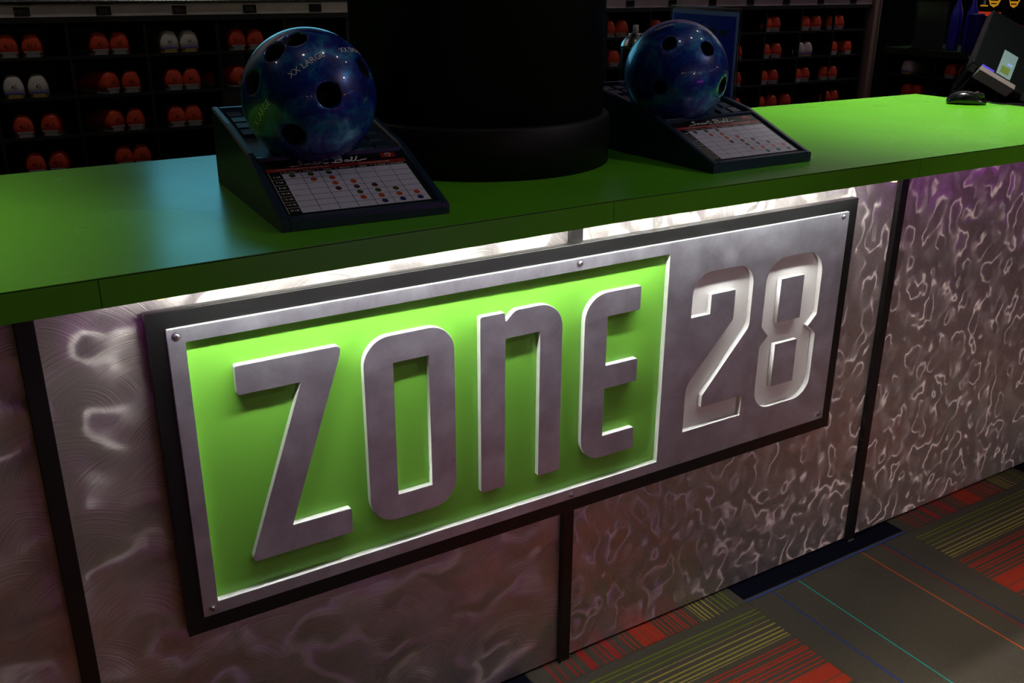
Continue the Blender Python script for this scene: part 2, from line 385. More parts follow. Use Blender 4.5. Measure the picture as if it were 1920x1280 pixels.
def stroke_mesh(strokes, radius):
    cu = bpy.data.curves.new('tmp', 'CURVE'); cu.dimensions = '3D'; cu.bevel_depth = radius; cu.bevel_resolution = 1; cu.use_fill_caps = True
    for st in strokes:
        pts = []
        n = len(st)
        for i in range(n - 1):
            p0, p1, p2, p3 = st[max(i - 1, 0)], st[i], st[i + 1], st[min(i + 2, n - 1)]
            for k in range(5):
                t = k / 5
                pts.append(tuple(0.5 * ((2 * b) + (-a + c) * t + (2 * a - 5 * b + 4 * c - d) * t * t + (-a + 3 * b - 3 * c + d) * t ** 3) for a, b, c, d in zip(p0, p1, p2, p3)))
        pts.append(st[-1])
        sp = cu.splines.new('POLY'); sp.points.add(len(pts) - 1)
        for p, q in zip(sp.points, pts): p.co = (q[0], q[1], q[2] if len(q) > 2 else 0, 1)
    me = curve_mesh(cu); me.materials.clear(); return me
def tube(bm, pts, r, seg=10):
    prev = None; pts = [Vector(p) for p in pts]
    for i, p in enumerate(pts):
        t = (pts[min(i + 1, len(pts) - 1)] - pts[max(i - 1, 0)]).normalized(); up = Vector((0, 0, 1)) if abs(t.z) < 0.9 else Vector((1, 0, 0))
        a = t.cross(up).normalized(); b = a.cross(t)
        ring = [bm.verts.new(p + (a * math.cos(2 * PI * k / seg) + b * math.sin(2 * PI * k / seg)) * r) for k in range(seg)]
        if prev:
            for k in range(seg): bm.faces.new((prev[k], prev[(k + 1) % seg], ring[(k + 1) % seg], ring[k]))
        else: bm.faces.new(ring)
        prev = ring
    bm.faces.new(prev[::-1])
def copy_tree(o, parent=None):
    c = o.copy(); COL.objects.link(c)
    if parent is not None: c.parent = parent
    for ch in list(o.children): copy_tree(ch, c)
    return c

# ------------------------------------------------------------------ the room
XL, XR, YF, YB, ZC = -3.6, 7.6, -8.6, 3.25, 3.12
tag(boxo('floor', XL, XR, YF, YB, -0.10, -0.006, M['carpet_base']), kind='structure')
FLOOR = bpy.data.objects['floor']
tag(boxo('ceiling', XL, XR, YF, YB, ZC, ZC + 0.1, M['dark_ceiling']), kind='structure')
tag(boxo('wall_back', XL, XR, YB, YB + 0.1, 0, ZC, M['dark_wall']), kind='structure')
tag(boxo('wall_front', XL, XR, YF - 0.1, YF, 0, ZC, M['dark_wall']), kind='structure')
tag(boxo('wall_left', XL - 0.1, XL, YF, YB, 0, ZC, M['dark_wall']), kind='structure')
tag(boxo('wall_right', XR, XR + 0.1, YF, YB, 0, ZC, M['dark_wall']), kind='structure')
# upper metal cladding over the shoe rack
tag(boxo('trim_1', -1.6, 5.20, 2.80, 3.25, 1.345, ZC, M['brushed_w']), kind='structure')
tag(boxo('trim_2', 5.20, XR, 2.80, 3.25, 1.42, ZC, M['brushed_w']), kind='structure')

# carpet tiles, quarter turned
def tile_mesh(mt):
    bm = BM(); h = TILE / 2 - 0.0006; box(bm, -h, h, -h, h, -0.006, 0.0, 0.0); me = bpy.data.meshes.new('carpet_tile'); bm.to_mesh(me); bm.free(); me.materials.append(mt); return me
TM = {k: tile_mesh(M['carpet_' + k]) for k in ('striped', 'plain', 'navy')}
def tile(i, j):
    # column i starts at x = 0.920 + i*TILE, row j's front edge at y = 0.046 - j*TILE (j grows to the viewer)
    cx = 0.920 + (i + 0.5) * TILE; cy = 0.046 - (j + 0.5) * TILE
    kind = 'striped' if i % 2 == 0 else 'plain'
    if j % 2 == 0:
        rz = PI if kind == 'striped' else -PI / 2
    else:
        rz = PI / 2 if kind == 'striped' else 0.0
        if kind == 'plain' and j == -1: kind = 'navy'
    o = bpy.data.objects.new('carpet_tile', TM[kind]); COL.objects.link(o); o.parent = FLOOR
    o.location = (cx, cy, 0); o.rotation_euler = (0, 0, rz)
for i in range(-4, 6):
    for j in range(-1, 6): tile(i, j)

# ------------------------------------------------------------------ counter
A1, B1 = 0.03034159, -0.0105431
S0 = Vector((1.022, 0.0, 0)); ZT = 1.07; ZB = 1.0285
PIV = Vector((1.022, 0.100, 0))
def frame_obj(name, label, cat, loc, rz): return thing(name, label, cat, loc, rz)

counter = thing('service_counter', 'long service counter faced with swirl brushed metal panels between black posts', 'counter', (0, 0, 0))
# right bay group and left bay group share the thing; the left bay is turned 1.74 degrees about the middle post
ABAY = 0.006
def local_bay(bm, ang):
    if ang:
        for v in bm.verts:
            p = Vector((v.co.x, v.co.y, 0)) - PIV; c, s = math.cos(ang), math.sin(ang)
            q = Vector((p.x * c - p.y * s, p.x * s + p.y * c, 0)) + PIV; v.co.x, v.co.y = q.x, q.y
def cbox(name, x0, x1, y0, y1, z0, z1, mt, ang=0.0, bev=0.0):
    bm = BM(); box(bm, x0, x1, y0, y1, z0, z1, bev); local_bay(bm, ang); return obj(name, bm, mt, counter)
cbox('metal_panel', 1.030, 1.956, 0.113, 0.121, 0.006, ZB - 0.001, M['brushed_r'])
cbox('metal_panel', 1.979, 2.83, 0.113, 0.121, 0.006, ZB - 0.001, M['brushed_r'])
cbox('metal_panel', 0.0887, 1.006, 0.113, 0.121, 0.006, ZB - 0.001, M['brushed_l'], ABAY)
cbox('metal_panel', -0.858, 0.0634, 0.113, 0.121, 0.006, ZB - 0.001, M['brushed_l'], ABAY)
cbox('metal_panel', -1.80, -0.884, 0.113, 0.121, 0.006, ZB - 0.001, M['brushed_l'], ABAY)
for x in (1.0045, 1.9545): cbox('post', x, x + 0.0265, 0.100, 0.122, 0.0, ZB - 0.001, M['black_post'], 0, 0.0012)
for x in (0.0626, -0.883): cbox('post', x, x + 0.0268, 0.100, 0.122, 0.0, ZB - 0.001, M['black_post'], ABAY, 0.0012)
for x, yy in ((1.0065, 0.098), (1.9565, 0.098)):
    cbox('post_foot', x, x + 0.022, yy, yy + 0.006, 0.0, 0.0035, M['foot'])
bm = BM(); slabpoly(bm, [(-1.8, 0.112), (1.02, 0.124), (2.83, 0.124), (2.83, 0.74), (1.02, 0.74), (-1.8, 0.66)], 0.003, ZB - 0.001); obj('cabinet_body', bm, M['black_soft'], counter)

# counter top: two slabs meeting at the seam by the column
top = thing('countertop', 'lime green laminate counter top with dark edge lines and a seam', 'countertop', (0, 0, 0))
dl = Vector((math.cos(A1), math.sin(A1), 0)); dr = Vector((math.cos(B1), math.sin(B1), 0)); nl = Vector((-dl.y, dl.x, 0)); nr = Vector((-dr.y, dr.x, 0))
def slab(a, b, c, d, gap):
    """corner order: front-left, front-right, back-right, back-left"""
    bm = BM(); slabpoly(bm, [(p.x, p.y) for p in (a, b, c, d)], ZB, ZT - 0.0026); obj('slab_core', bm, M['dark_core'], top)
    bm = BM(); slabpoly(bm, [(p.x, p.y) for p in (a, b, c, d)], ZT - 0.0012, ZT); obj('laminate_sheet', bm, M['green_top'], top)
    bm = BM(); slabpoly(bm, [(p.x, p.y) for p in (a, b, c, d)], ZT - 0.0026, ZT - 0.0012); bmesh.ops.scale(bm, vec=(0.9995, 0.999, 1), verts=bm.verts, space=Matrix.Translation(-(a + c) / 2)); obj('edge_line', bm, M['dark_core'], top)
def band(p0, p1, n, t=0.0012):
    d = (p1 - p0).normalized(); p0 = p0 + d * 0.0006; p1 = p1 - d * 0.0006
    bm = BM(); slabpoly(bm, [(p.x, p.y) for p in (p0 - n * t, p1 - n * t, p1, p0)], ZB, ZT - 0.0026); obj('edge_band', bm, M['green_top'], top)
lf = S0 - dl * 2.9; depth = 0.812
yseam = Vector((0, 1, 0))
sb = S0 + yseam * depth
lb = lf + nl * depth
slab(lf, S0 - dl * 0.0006, sb - Vector((0.0006, 0, 0)), lb, 0)
rf = S0 + dr * 1.873; rb = rf + nr * 0.806
slab(S0 + dr * 0.0006, rf, rb, S0 + Vector((0.0006, 0, 0)) + yseam * depth, 0)
band(lf, S0 - dl * 0.8585, nl); band(S0 - dl * 0.8585, S0, nl); band(S0, S0 + dr * 0.832, nr); band(S0 + dr * 0.832, rf, nr)
band(rf, rb, -dr)

# ------------------------------------------------------------------ zone sign
sign = thing('zone_sign', 'large black framed aluminium sign with raised ZONE letters and recessed 28', 'sign', (0, 0, 0))
YP = 0.078
fo = [(0.232, 0.4025), (1.783, 0.4025), (1.783, 0.9735), (0.232, 0.9735)]; fi = [(0.2582, 0.4335), (1.7535, 0.4335), (1.7535, 0.947), (0.2582, 0.947)]
me = outline_mesh([fo, fi[::-1]], 0.009, 0.0008); me.transform(Matrix.Translation((0, 0.091, 0))); link('sign_frame', me, M['black_frame'], sign)
boxo('green_backing', 0.262, 1.24, 0.0912, 0.0995, 0.437, 0.943, M['green_sign'], sign)
boxo('white_backing', 1.2405, 1.750, 0.0912, 0.0995, 0.437, 0.943, M['white_edge'], sign)
zb, zt = 0.5110, 0.8690
opening = fillet([(0.2845, 0.4575), (1.231, 0.4575), (1.231, 0.9225), (0.2845, 0.9225)], 0.002, 2)
two = fillet([(1.299, 0.775), (1.299, zt), (1.471, zt), (1.471, 0.725), (1.3475, 0.587), (1.3475, 0.5595), (1.469, 0.5595), (1.469, zb), (1.299, zb), (1.299, 0.620), (1.4205, 0.7505), (1.4205, 0.818), (1.352, 0.818), (1.352, 0.775)],
             [0.001, 0.060, 0.048, 0.030, 0.006, 0.001, 0.001, 0.001, 0.001, 0.050, 0.012, 0.001, 0.001, 0.001], 8)
eight = fillet([(1.510, zt), (1.686, zt), (1.686, 0.715), (1.660, 0.690), (1.688, 0.668), (1.688, zb), (1.509, zb), (1.509, 0.668), (1.533, 0.690), (1.510, 0.715)],
               [0.055, 0.055, 0.012, 0.001, 0.012, 0.050, 0.050, 0.012, 0.001, 0.012], 8)
plate_o = fillet([(0.2588, 0.434), (1.753, 0.434), (1.753, 0.9465), (0.2588, 0.9465)], 0.0015, 2)
me = outline_mesh([plate_o, opening, two, eight], 0.0065, 0.0005); me.transform(Matrix.Translation((0, YP + 0.0065, 0))); paint_by_normal(me); link('face_plate', me, [M['mill'], M['white_edge']], sign)
def letter(loops, label, name='raised_letter'):
    me = outline_mesh(loops, 0.0065, 0.0007); me.transform(Matrix.Translation((0, YP + 0.0065, 0))); paint_by_normal(me)
    o = link(name, me, [M['mill'], M['white_edge']], sign); o['label'] = label; return o
Z = fillet([(0.3525, zt), (0.529, zt), (0.527, 0.852), (0.423, 0.5605), (0.5305, 0.5605), (0.5305, zb + 0.0005), (0.3515, zb), (0.3515, 0.522), (0.457, 0.8185), (0.3525, 0.8185)], [0.004, 0.008, 0.01, 0.001, 0.005, 0.005, 0.004, 0.006, 0.001, 0.005], 5)
letter([Z], 'raised metal letter Z with white edges')
O_o = fillet([(0.567, zt), (0.741, zt), (0.741, zb), (0.567, zb)], 0.050, 10); O_i = [(0.6215, 0.8175), (0.690, 0.8175), (0.690, 0.560), (0.6215, 0.560)]
letter([O_o, O_i], 'raised metal letter O with rounded corners')
n_ = fillet([(0.794, zt), (0.8455, zt), (0.8475, 0.851), (0.868, zt + 0.001), (0.974, zt + 0.001), (0.974, zb), (0.9235, zb), (0.9235, 0.8175), (0.847, 0.8175), (0.847, zb), (0.794, zb)], [0.005, 0.003, 0.001, 0.022, 0.052, 0.004, 0.003, 0.001, 0.001, 0.004, 0.005], 8)
letter([n_], 'raised metal small letter n')
e_ = fillet([(1.026, zt), (1.1615, zt), (1.1615, 0.8185), (1.0805, 0.8185), (1.0805, 0.7145), (1.1615, 0.7145), (1.1615, 0.6645), (1.0795, 0.6645), (1.0795, 0.5595), (1.1615, 0.5595), (1.1615, zb), (1.026, zb)], [0.052, 0.005, 0.005, 0.001, 0.001, 0.004, 0.004, 0.001, 0.001, 0.004, 0.004, 0.050], 8)
letter([e_], 'raised metal letter E with rounded back')
letter([[(1.557, 0.8185), (1.6295, 0.8185), (1.6295, 0.7165), (1.557, 0.7165)]], 'upper metal block inside the 8', 'number_block')
letter([[(1.559, 0.6645), (1.6295, 0.6645), (1.6295, 0.5605), (1.559, 0.5605)]], 'lower metal block inside the 8', 'number_block')
def make_screw_mesh():
    bm = BM(); lathe(bm, [(0.0066, 0.0), (0.0066, 0.0008), (0.0048, 0.0010), (0.0046, 0.0022), (0.0034, 0.0034), (0.0016, 0.0039)], 20, 'Y')
    for a, b in ((0.0024, 0.0006), (0.0006, 0.0024)): box(bm, -a, a, -0.0041, -0.0036, -b, b, 0, 1)
    me = bpy.data.meshes.new('screw'); bmesh.ops.recalc_face_normals(bm, faces=bm.faces); bm.to_mesh(me); bm.free()
    me.materials.append(M['steel']); me.materials.append(M['black_soft']); return me
scm = make_screw_mesh()
for k, (x, z) in enumerate([(0.272, 0.934), (1.010, 0.937), (1.734, 0.937), (1.737, 0.448), (1.005, 0.4435), (0.274, 0.447)]):
    o = bpy.data.objects.new('screw', scm); COL.objects.link(o); o.parent = sign; o.location = (x, YP - 0.0001, z); o.rotation_euler = (0, k * 0.7, 0)

# led strip under the overhang
led = thing('led_strip', 'white LED strip glowing under the counter overhang above the sign', 'light', (0, 0, 0))
def ledstrip(x0, x1, off, w2, z0, z1, nm_, mt, par):
    yf = lambda x: (x - 1.022) * math.tan(A1) if x < 1.022 else (x - 1.022) * math.tan(B1)
    xs = [x0] + ([1.022] if x0 < 1.022 < x1 else []) + [x1]
    bm = BM(); slabpoly(bm, [(x, yf(x) + off) for x in xs] + [(x, yf(x) + off + w2) for x in xs[::-1]], z0, z1); return obj(nm_, bm, mt, par)
ledstrip(0.25, 1.79, 0.020, 0.012, ZB - 0.003, ZB - 0.0005, 'strip_tape', M['white_edge'], led)
ledstrip(0.252, 1.788, 0.023, 0.006, ZB - 0.0048, ZB - 0.0031, 'diode_row', M['led'], led)
for x, y in ((0.242, -0.012), (1.797, -0.001)):
    bm = BM(); box(bm, x - 0.005, x + 0.005, y + 0.004, y + 0.014, ZB - 0.0075, ZB - 0.0005, 0.001); obj('end_clip', bm, M['led_end'], led)
led2 = thing('violet_led_strip', 'violet LED strip under the counter overhang right of the sign', 'light', (0, 0, 0))
ledstrip(1.83, 2.84, 0.030, 0.006, ZB - 0.005, ZB - 0.0005, 'diode_row', M['led_violet'], led2)
led3 = thing('violet_led_strip', 'violet LED strip under the counter overhang left of the sign', 'light', (0, 0, 0))
ledstrip(0.14, 0.232, 0.030, 0.006, ZB - 0.005, ZB - 0.0005, 'diode_row', M['led_violet'], led3)

# ------------------------------------------------------------------ column
colm = thing('round_column', 'broad black round column standing on the counter between the bowling balls', 'column', (1.0334, 0.4994, ZT))
bm = BM(); lathe(bm, [(0.2813, 0.0), (0.2813, 0.094), (0.2775, 0.099), (0.267, 0.100)], 96); obj('base_collar', bm, M['column'], colm, True)
bm = BM(); lathe(bm, [(0.2655, 0.100), (0.2655, ZC - ZT)], 96); obj('shaft', bm, M['column'], colm, True)

# ------------------------------------------------------------------ bowling ball fitting stations
PROF = [(0, .020), (.061, .043), (.127, .069), (.188, .092), (.279, .111), (.33, .122), (.431, .139)]
def pz(v):
    v = max(0, min(.431, v))
    for (a, za), (b, zb_) in zip(PROF, PROF[1:]):
        if v <= b: return za + (zb_ - za) * (v - a) / (b - a)
    return PROF[-1][1]
W = 0.2815; RB = 0.112
SCRIPT = [  # flowing brush lettering, one stroke list, x along the line, y up, in units of the small letter height
    [(1.9, 2.0), (1.5, 2.25), (0.9, 2.1), (0.7, 1.6), (1.2, 1.2), (1.3, 0.6), (0.6, 0.15), (-0.4, 0.05), (-1.4, -0.1)],
    [(1.6, 0.1), (1.9, 0.9), (1.85, 0.1), (2.35, 0.95), (2.45, 0.1), (2.95, 0.95), (3.05, 0.15), (3.5, 0.4)],
    [(4.3, 0.85), (3.8, 0.95), (3.55, 0.45), (3.8, 0.08), (4.2, 0.4), (4.4, 0.9), (4.35, 0.1), (4.8, 0.4)],
    [(4.75, 0.1), (5.0, 0.95), (5.1, 0.7), (5.5, 0.9), (5.45, 0.55)],
    [(6.6, 2.3), (6.0, 0.8), (5.95, 0.15), (6.4, 0.1), (6.9, 0.4)], [(5.6, 1.35), (6.3, 1.45), (7.2, 1.5)],
    [(9.0, 2.1), (8.6, 1.0), (8.3, 0.05)], [(8.1, 1.9), (9.0, 2.35), (10.0, 2.2), (10.0, 1.6), (9.0, 1.25), (9.9, 1.05), (9.9, 0.4), (9.0, 0.0), (8.3, 0.1), (7.6, 0.2)],
    [(11.3, 0.85), (10.8, 0.95), (10.5, 0.45), (10.8, 0.08), (11.2, 0.4), (11.45, 0.9), (11.4, 0.1), (11.8, 0.4)],
    [(11.8, 0.4), (12.4, 1.5), (12.6, 2.3), (12.3, 2.0), (12.0, 0.5), (12.2, 0.05), (12.7, 0.4)],
    [(12.7, 0.4), (13.4, 1.6), (13.7, 2.4), (13.4, 2.1), (13.0, 0.5), (13.3, 0.0), (14.2, 0.35), (15.4, 0.7)]]
DOTS = [(0, 0, 'g'), (0, 1, 'g'), (0, 2, 'g'), (1, 1, 'r'), (1, 2, 'r'), (2, 2, 'r'), (2, 3, 'r'), (3, 2, 'm'), (3, 3, 'm'), (3, 4, 'm'), (4, 3, 'g'), (4, 4, 'g'), (4, 5, 'g'), (5, 3, 'r'), (5, 4, 'r'), (5, 5, 'r'), (5, 6, 'r'), (6, 4, 'b'), (6, 5, 'b'), (6, 6, 'b')]
def station(loc, rz, seat, label):
    t = thing('fitting_stand', label, 'ball stand', loc, rz)
    # outer shell: side walls with concave top edge, back wall, front lip, open middle
    RIM = 0.014; REC = 0.007
    def rim(x0, x1):
        bm = BM(); prev = None
        vs_ = [0.0, .03, .061, .094, .127, .158, .188, .23, .279, .33, .38, .431]
        rings = []
        for v in vs_:
            z = pz(v); rings.append([bm.verts.new(p) for p in ((x0, v, 0.0), (x0, v, z - 0.003), (x0 + 0.003 * (1 if x1 > x0 else -1), v, z), (x1 - 0.003 * (1 if x1 > x0 else -1), v, z), (x1, v, z - 0.003), (x1, v, 0.0))])
        for a, b in zip(rings, rings[1:]):
            for k in range(6): bm.faces.new((a[k], a[(k + 1) % 6], b[(k + 1) % 6], b[k]))
        bm.faces.new(rings[0]); bm.faces.new(rings[-1]); return bm
    obj('side_wall', rim(0, RIM), M['navy_plastic'], t); obj('side_wall', rim(W - RIM, W), M['navy_plastic'], t)
    bm = BM(); box(bm, RIM, W - RIM, 0.0, 0.016, 0.0, 0.0215, 0.0015); obj('front_lip', bm, M['navy_plastic'], t)
    bm = BM(); box(bm, RIM, W - RIM, 0.420, 0.431, 0.0, 0.138, 0.0015); obj('back_wall', bm, M['navy_plastic'], t)
    # moulded bed with a round cup for the ball
    sx, sy, sz = seat; RS = RB + 0.0012
    def bedz(u, v):
        z = pz(v) - REC
        if v > 0.170: z -= 0.004
        d2 = (u - sx) ** 2 + (v - sy) ** 2
        if d2 < RS * RS: z = min(z, sz - math.sqrt(RS * RS - d2))
        return max(z, 0.010)
    nu, nv = 66, 100
    bm = BM(); g = [[bm.verts.new((RIM - 0.001 + (W - 2 * RIM + 0.002) * i / nu, 0.014 + 0.408 * j / nv, 0)) for i in range(nu + 1)] for j in range(nv + 1)]
    for row in g:
        for v in row: v.co.z = bedz(v.co.x, v.co.y)
    for j in range(nv):
        for i in range(nu): bm.faces.new((g[j][i], g[j][i + 1], g[j + 1][i + 1], g[j + 1][i]))
    obj('bed', bm, M['navy_plastic'], t, True)
    # ridge dividing chart and bed
    bm = BM(); z = pz(.174); box(bm, RIM, W - RIM, 0.168, 0.177, z - 0.012, z - 0.001, 0.0015); obj('divider_ridge', bm, M['navy_plastic'], t)
    # raised pads around the cup
    nc = 7; pw = (W - 2 * RIM - 0.012) / nc; k = 0
    for r in range(7):
        v0 = 0.186 + r * 0.0335; v1 = v0 + 0.0265
        for c in range(nc):
            u0 = RIM + 0.006 + c * pw; u1 = u0 + pw - 0.006
            if min(math.hypot(u - sx, v - sy) for u in (u0, u1, (u0 + u1) / 2) for v in (v0, v1, (v0 + v1) / 2)) < RB + 0.004 and True:
                dm = min(sz - math.sqrt(max(0, RS * RS - min(RS * RS, (u - sx) ** 2 + (v - sy) ** 2))) for u in (u0, u1) for v in (v0, v1))
                if dm < pz((v0 + v1) / 2) - 0.003: continue
            bm = BM(); vv = []
            for (u, v) in ((u0, v0), (u1, v0), (u1, v1), (u0, v1)):
                vv.append((bm.verts.new((u, v, pz(v) - 0.012)), bm.verts.new((u + (0.002 if u == u0 else -0.002), v + (0.002 if v == v0 else -0.002), pz(v) - 0.0055))))
            bm.faces.new([a[1] for a in vv])
            for i in range(4): bm.faces.new((vv[i][0], vv[(i + 1) % 4][0], vv[(i + 1) % 4][1], vv[i][1]))
            obj('pad', bm, M['navy_plastic'], t)
    # size chart: thin printed card lying on the slope
    def zc(v): return pz(v) - REC + 0.0022
    def patch(bm, u0, u1, v0, v1, lift):
        vsx = [v0] + [p for p, _ in PROF if v0 < p < v1] + [v1]
        rows = [[bm.verts.new((u, v, zc(v) + lift)) for u in (u0, u1)] for v in vsx]
        for a, b in zip(rows, rows[1:]): bm.faces.new((a[0], a[1], b[1], b[0]))
    U0, U1, V0, V1 = 0.018, 0.2625, 0.0185, 0.1665; G0, G1, H0, H1 = 0.0405, 0.2585, 0.0200, 0.1265
    bm = BM(); vsx = [V0, .061, .127, V1]; rows = []
    for v in vsx: rows.append([bm.verts.new((u, v, zc(v) - d)) for u, d in ((U0, 0.0016), (U0, 0), (U1, 0), (U1, 0.0016))])
    for a, b in zip(rows, rows[1:]):
        for q in range(4): bm.faces.new((a[q], a[(q + 1) % 4], b[(q + 1) % 4], b[q]))
    bm.faces.new(rows[0]); bm.faces.new(rows[-1])
    card = obj('size_chart', bm, M['print_black'], t); card['label'] = 'printed ball size and weight chart'
    bm = BM(); patch(bm, G0, G1, H0, H1, 0.00025); obj('white_grid', bm, M['paper'], card)
    bm = BM(); patch(bm, U0 + 0.001, U1 - 0.001, 0.1335, 0.1430, 0.00025); obj('red_band', bm, M['print_red'], card)
    bm = BM(); cw = (G1 - G0) / 7; rh = (H1 - H0) / 7
    for c in range(1, 7): patch(bm, G0 + c * cw - 0.0004, G0 + c * cw + 0.0004, H0, H1, 0.0004)
    for r in range(1, 7): patch(bm, G0, G1, H0 + r * rh - 0.00035, H0 + r * rh + 0.00035, 0.0004)
    obj('grid_lines', bm, M['print_black'], card)
    bm = BM()
    for c in range(0, 7): patch(bm, G0 + c * cw - 0.0003, G0 + c * cw + 0.0003, H1, 0.1325, 0.0004)
    for r in range(1, 7): patch(bm, U0 + 0.002, G0, H0 + r * rh - 0.0003, H0 + r * rh + 0.0003, 0.0004)
    patch(bm, U0 + 0.0015, U0 + 0.0021, 0.0195, 0.132, 0.0004); obj('rule_lines', bm, M['lettering'], card)['kind'] = 'stuff'
    for r, c, k in DOTS:
        v = H1 - (r + 0.42) * rh; u = G0 + (c + 0.5) * cw; bm = BM()
        ring = [bm.verts.new((u + 0.0052 * math.cos(2 * PI * q / 20), v + 0.0052 * math.sin(2 * PI * q / 20), 0)) for q in range(20)]
        for x in ring: x.co.z = zc(x.co.y) + 0.0006
        bm.faces.new(ring); obj('dot', bm, M[{'g': 'dot_green', 'r': 'dot_red', 'm': 'dot_maroon', 'b': 'dot_blue'}[k]], card)
    def put(me, u, v, mt, lift=0.0006, name='lettering'):
        for x in me.vertices:
            q = x.co.copy(); x.co = (u + q.x, v + q.y, zc(v + q.y) + lift + q.z)
        return link(name, me, mt, card)
    for c, s in enumerate(('XX SMALL', 'X SMALL', 'SMALL', 'MEDIUM', 'LARGE', 'X LARGE', 'XX LARGE')): put(text_mesh(s, 0.0052), G0 + (c + 0.5) * cw, 0.1297, M['lettering'])
    for r, s in enumerate(('6 LB.', '7 LB.', '8 LB.', '10 LB.', '12 LB.', '14 LB.', '15 LB.')): put(text_mesh(s, 0.0064), (U0 + G0) / 2 + 0.0015, H1 - (r + 0.5) * rh, M['lettering'])
    put(text_mesh('1. Use the Smart Ball to find correct hole size', 0.0050), 0.078, 0.1382, M['lettering'])
    put(text_mesh('2. Choose your ball weight', 0.0050), 0.205, 0.1382, M['lettering'])
    u = 0.0074
    me = stroke_mesh([[(p[0] * u * 1.08 - 0.056, p[1] * u * 0.78 - 0.0065) for p in st] for st in SCRIPT], 0.0012)
    for x in me.vertices: x.co.z *= 0.3
    put(me, 0.128, 0.1525, M['lettering'], 0.0007, 'script_lettering')
    # red corner emblem with a ring mark
    bm = BM(); patch(bm, 0.224, 0.250, 0.150, 0.164, 0.00025); obj('emblem_patch', bm, M['print_red'], card)
    me = stroke_mesh([[(0.005 * math.cos(a), 0.0042 * math.sin(a)) for a in [(-1.2 + 5.4 * i / 14) for i in range(15)]], [(0.001, -0.0015), (0.0012, -0.0062)]], 0.0005); put(me, 0.237, 0.1575, M['lettering'], 0.0007, 'emblem_mark')
    return t
st1 = (0.445, 0.075, ZT); a1 = math.radians(-3.26)
st2 = (1.339, 0.090, ZT); a2 = math.radians(0.5)
BALL1 = Vector((0.5731, 0.2654, 1.2460)); BALL2 = Vector((1.4320, 0.3273, 1.2401))
def to_local(P, loc, rz):
    d = P - Vector(loc); c, s = math.cos(-rz), math.sin(-rz); return (d.x * c - d.y * s, d.x * s + d.y * c, d.z)
station(st1, a1, to_local(BALL1, st1, a1), 'navy ball fitting stand with size chart, nearer one left of the column')
station(st2, a2, to_local(BALL2, st2, a2), 'navy ball fitting stand with size chart, farther one right of the column')

# ------------------------------------------------------------------ bowling balls
def bowling_ball(c, holes, names, label):
    t = thing('bowling_ball', label, 'bowling ball', c)
    bm = BM(); bmesh.ops.create_uvsphere(bm, u_segments=96, v_segments=48, radius=RB); me = bpy.data.meshes.new('tmp'); bm.to_mesh(me); bm.free()
    bo = bpy.data.objects.new('tmp', me); COL.objects.link(bo)
    bm = BM()
    for n, r in holes:
        q = n.to_track_quat('Z', 'Y').to_matrix().to_4x4(); b2 = BM()
        lathe(b2, [(r * 0.97, RB - 0.052), (r, RB - 0.004), (r * 1.10, RB + 0.0005), (r * 1.3, RB + 0.01)], 40); bmesh.ops.recalc_face_normals(b2, faces=b2.faces)
        b2.transform(q); m2 = bpy.data.meshes.new('tmp2'); b2.to_mesh(m2); b2.free(); bm.from_mesh(m2); bpy.data.meshes.remove(m2)
    cm = bpy.data.meshes.new('tmp3'); bm.to_mesh(cm); bm.free(); co = bpy.data.objects.new('tmp3', cm); COL.objects.link(co)
    md = bo.modifiers.new('b', 'BOOLEAN'); md.object = co; md.operation = 'DIFFERENCE'; md.solver = 'EXACT'
    dg = bpy.context.evaluated_depsgraph_get(); dg.update()
    res = bpy.data.meshes.new_from_object(bo.evaluated_get(dg)); bpy.data.objects.remove(bo); bpy.data.objects.remove(co)
    res.materials.clear()
    res.materials.append(M['ball']); res.materials.append(M['black_soft'])
    for p in res.polygons: p.material_index = 1 if p.center.length < RB - 0.005 else 0
    for p in res.polygons: p.use_smooth = all(abs(res.vertices[i].co.length - RB) < 0.0008 for i in p.vertices) or p.center.length < RB - 0.006
    link('ball_shell', res, [], t)
    for n, dn, s, size in names:
        x = (dn - n * dn.dot(n)).normalized(); y = n.cross(x); me = text_mesh(s, size, 0.0, 1.02, 'CENTER', 3)
        b2 = BM(); b2.from_mesh(me); bmesh.ops.subdivide_edges(b2, edges=[e for e in b2.edges if e.calc_length() > 0.006], cuts=2); bmesh.ops.triangulate(b2, faces=b2.faces); b2.to_mesh(me); b2.free()
        for v in me.vertices: v.co = (n * RB + x * v.co.x + y * v.co.y).normalized() * (RB + 0.00035)
        link('size_lettering', me, M['lettering'], t)
    return t
def name_at(n, d, text, size): return (Vector(n).normalized(), Vector(d), text, size)   # place on the ball, reading direction, words, letter size
bowling_ball(BALL1, [(Vector((-0.0648, -0.9890, 0.1330)).normalized(), 0.0200), (Vector((-0.9323, -0.2280, 0.2806)).normalized(), 0.0195), (Vector((-0.6183, -0.3614, 0.6979)).normalized(), 0.0190), (Vector((-0.2933, -0.3941, 0.8710)).normalized(), 0.0185), (Vector((-0.5414, -0.7193, -0.4353)).normalized(), 0.0195), (Vector((0.6572, -0.6107, 0.4418)).normalized(), 0.0185)],
             [name_at((-0.2935, -0.7801, 0.5525), (0.8807, 0.0041, 0.4737), 'XX LARGE', 0.0148), name_at((-0.8922, -0.4298, -0.1387), (0.2099, -0.6666, 0.7153), 'X LARGE', 0.0148), name_at((0.5104, -0.5151, 0.6886), (0.7881, 0.6006, -0.1348), 'XX SMALL', 0.0148)],
             'pearl blue bowling ball lettered XX LARGE, on the nearer stand')
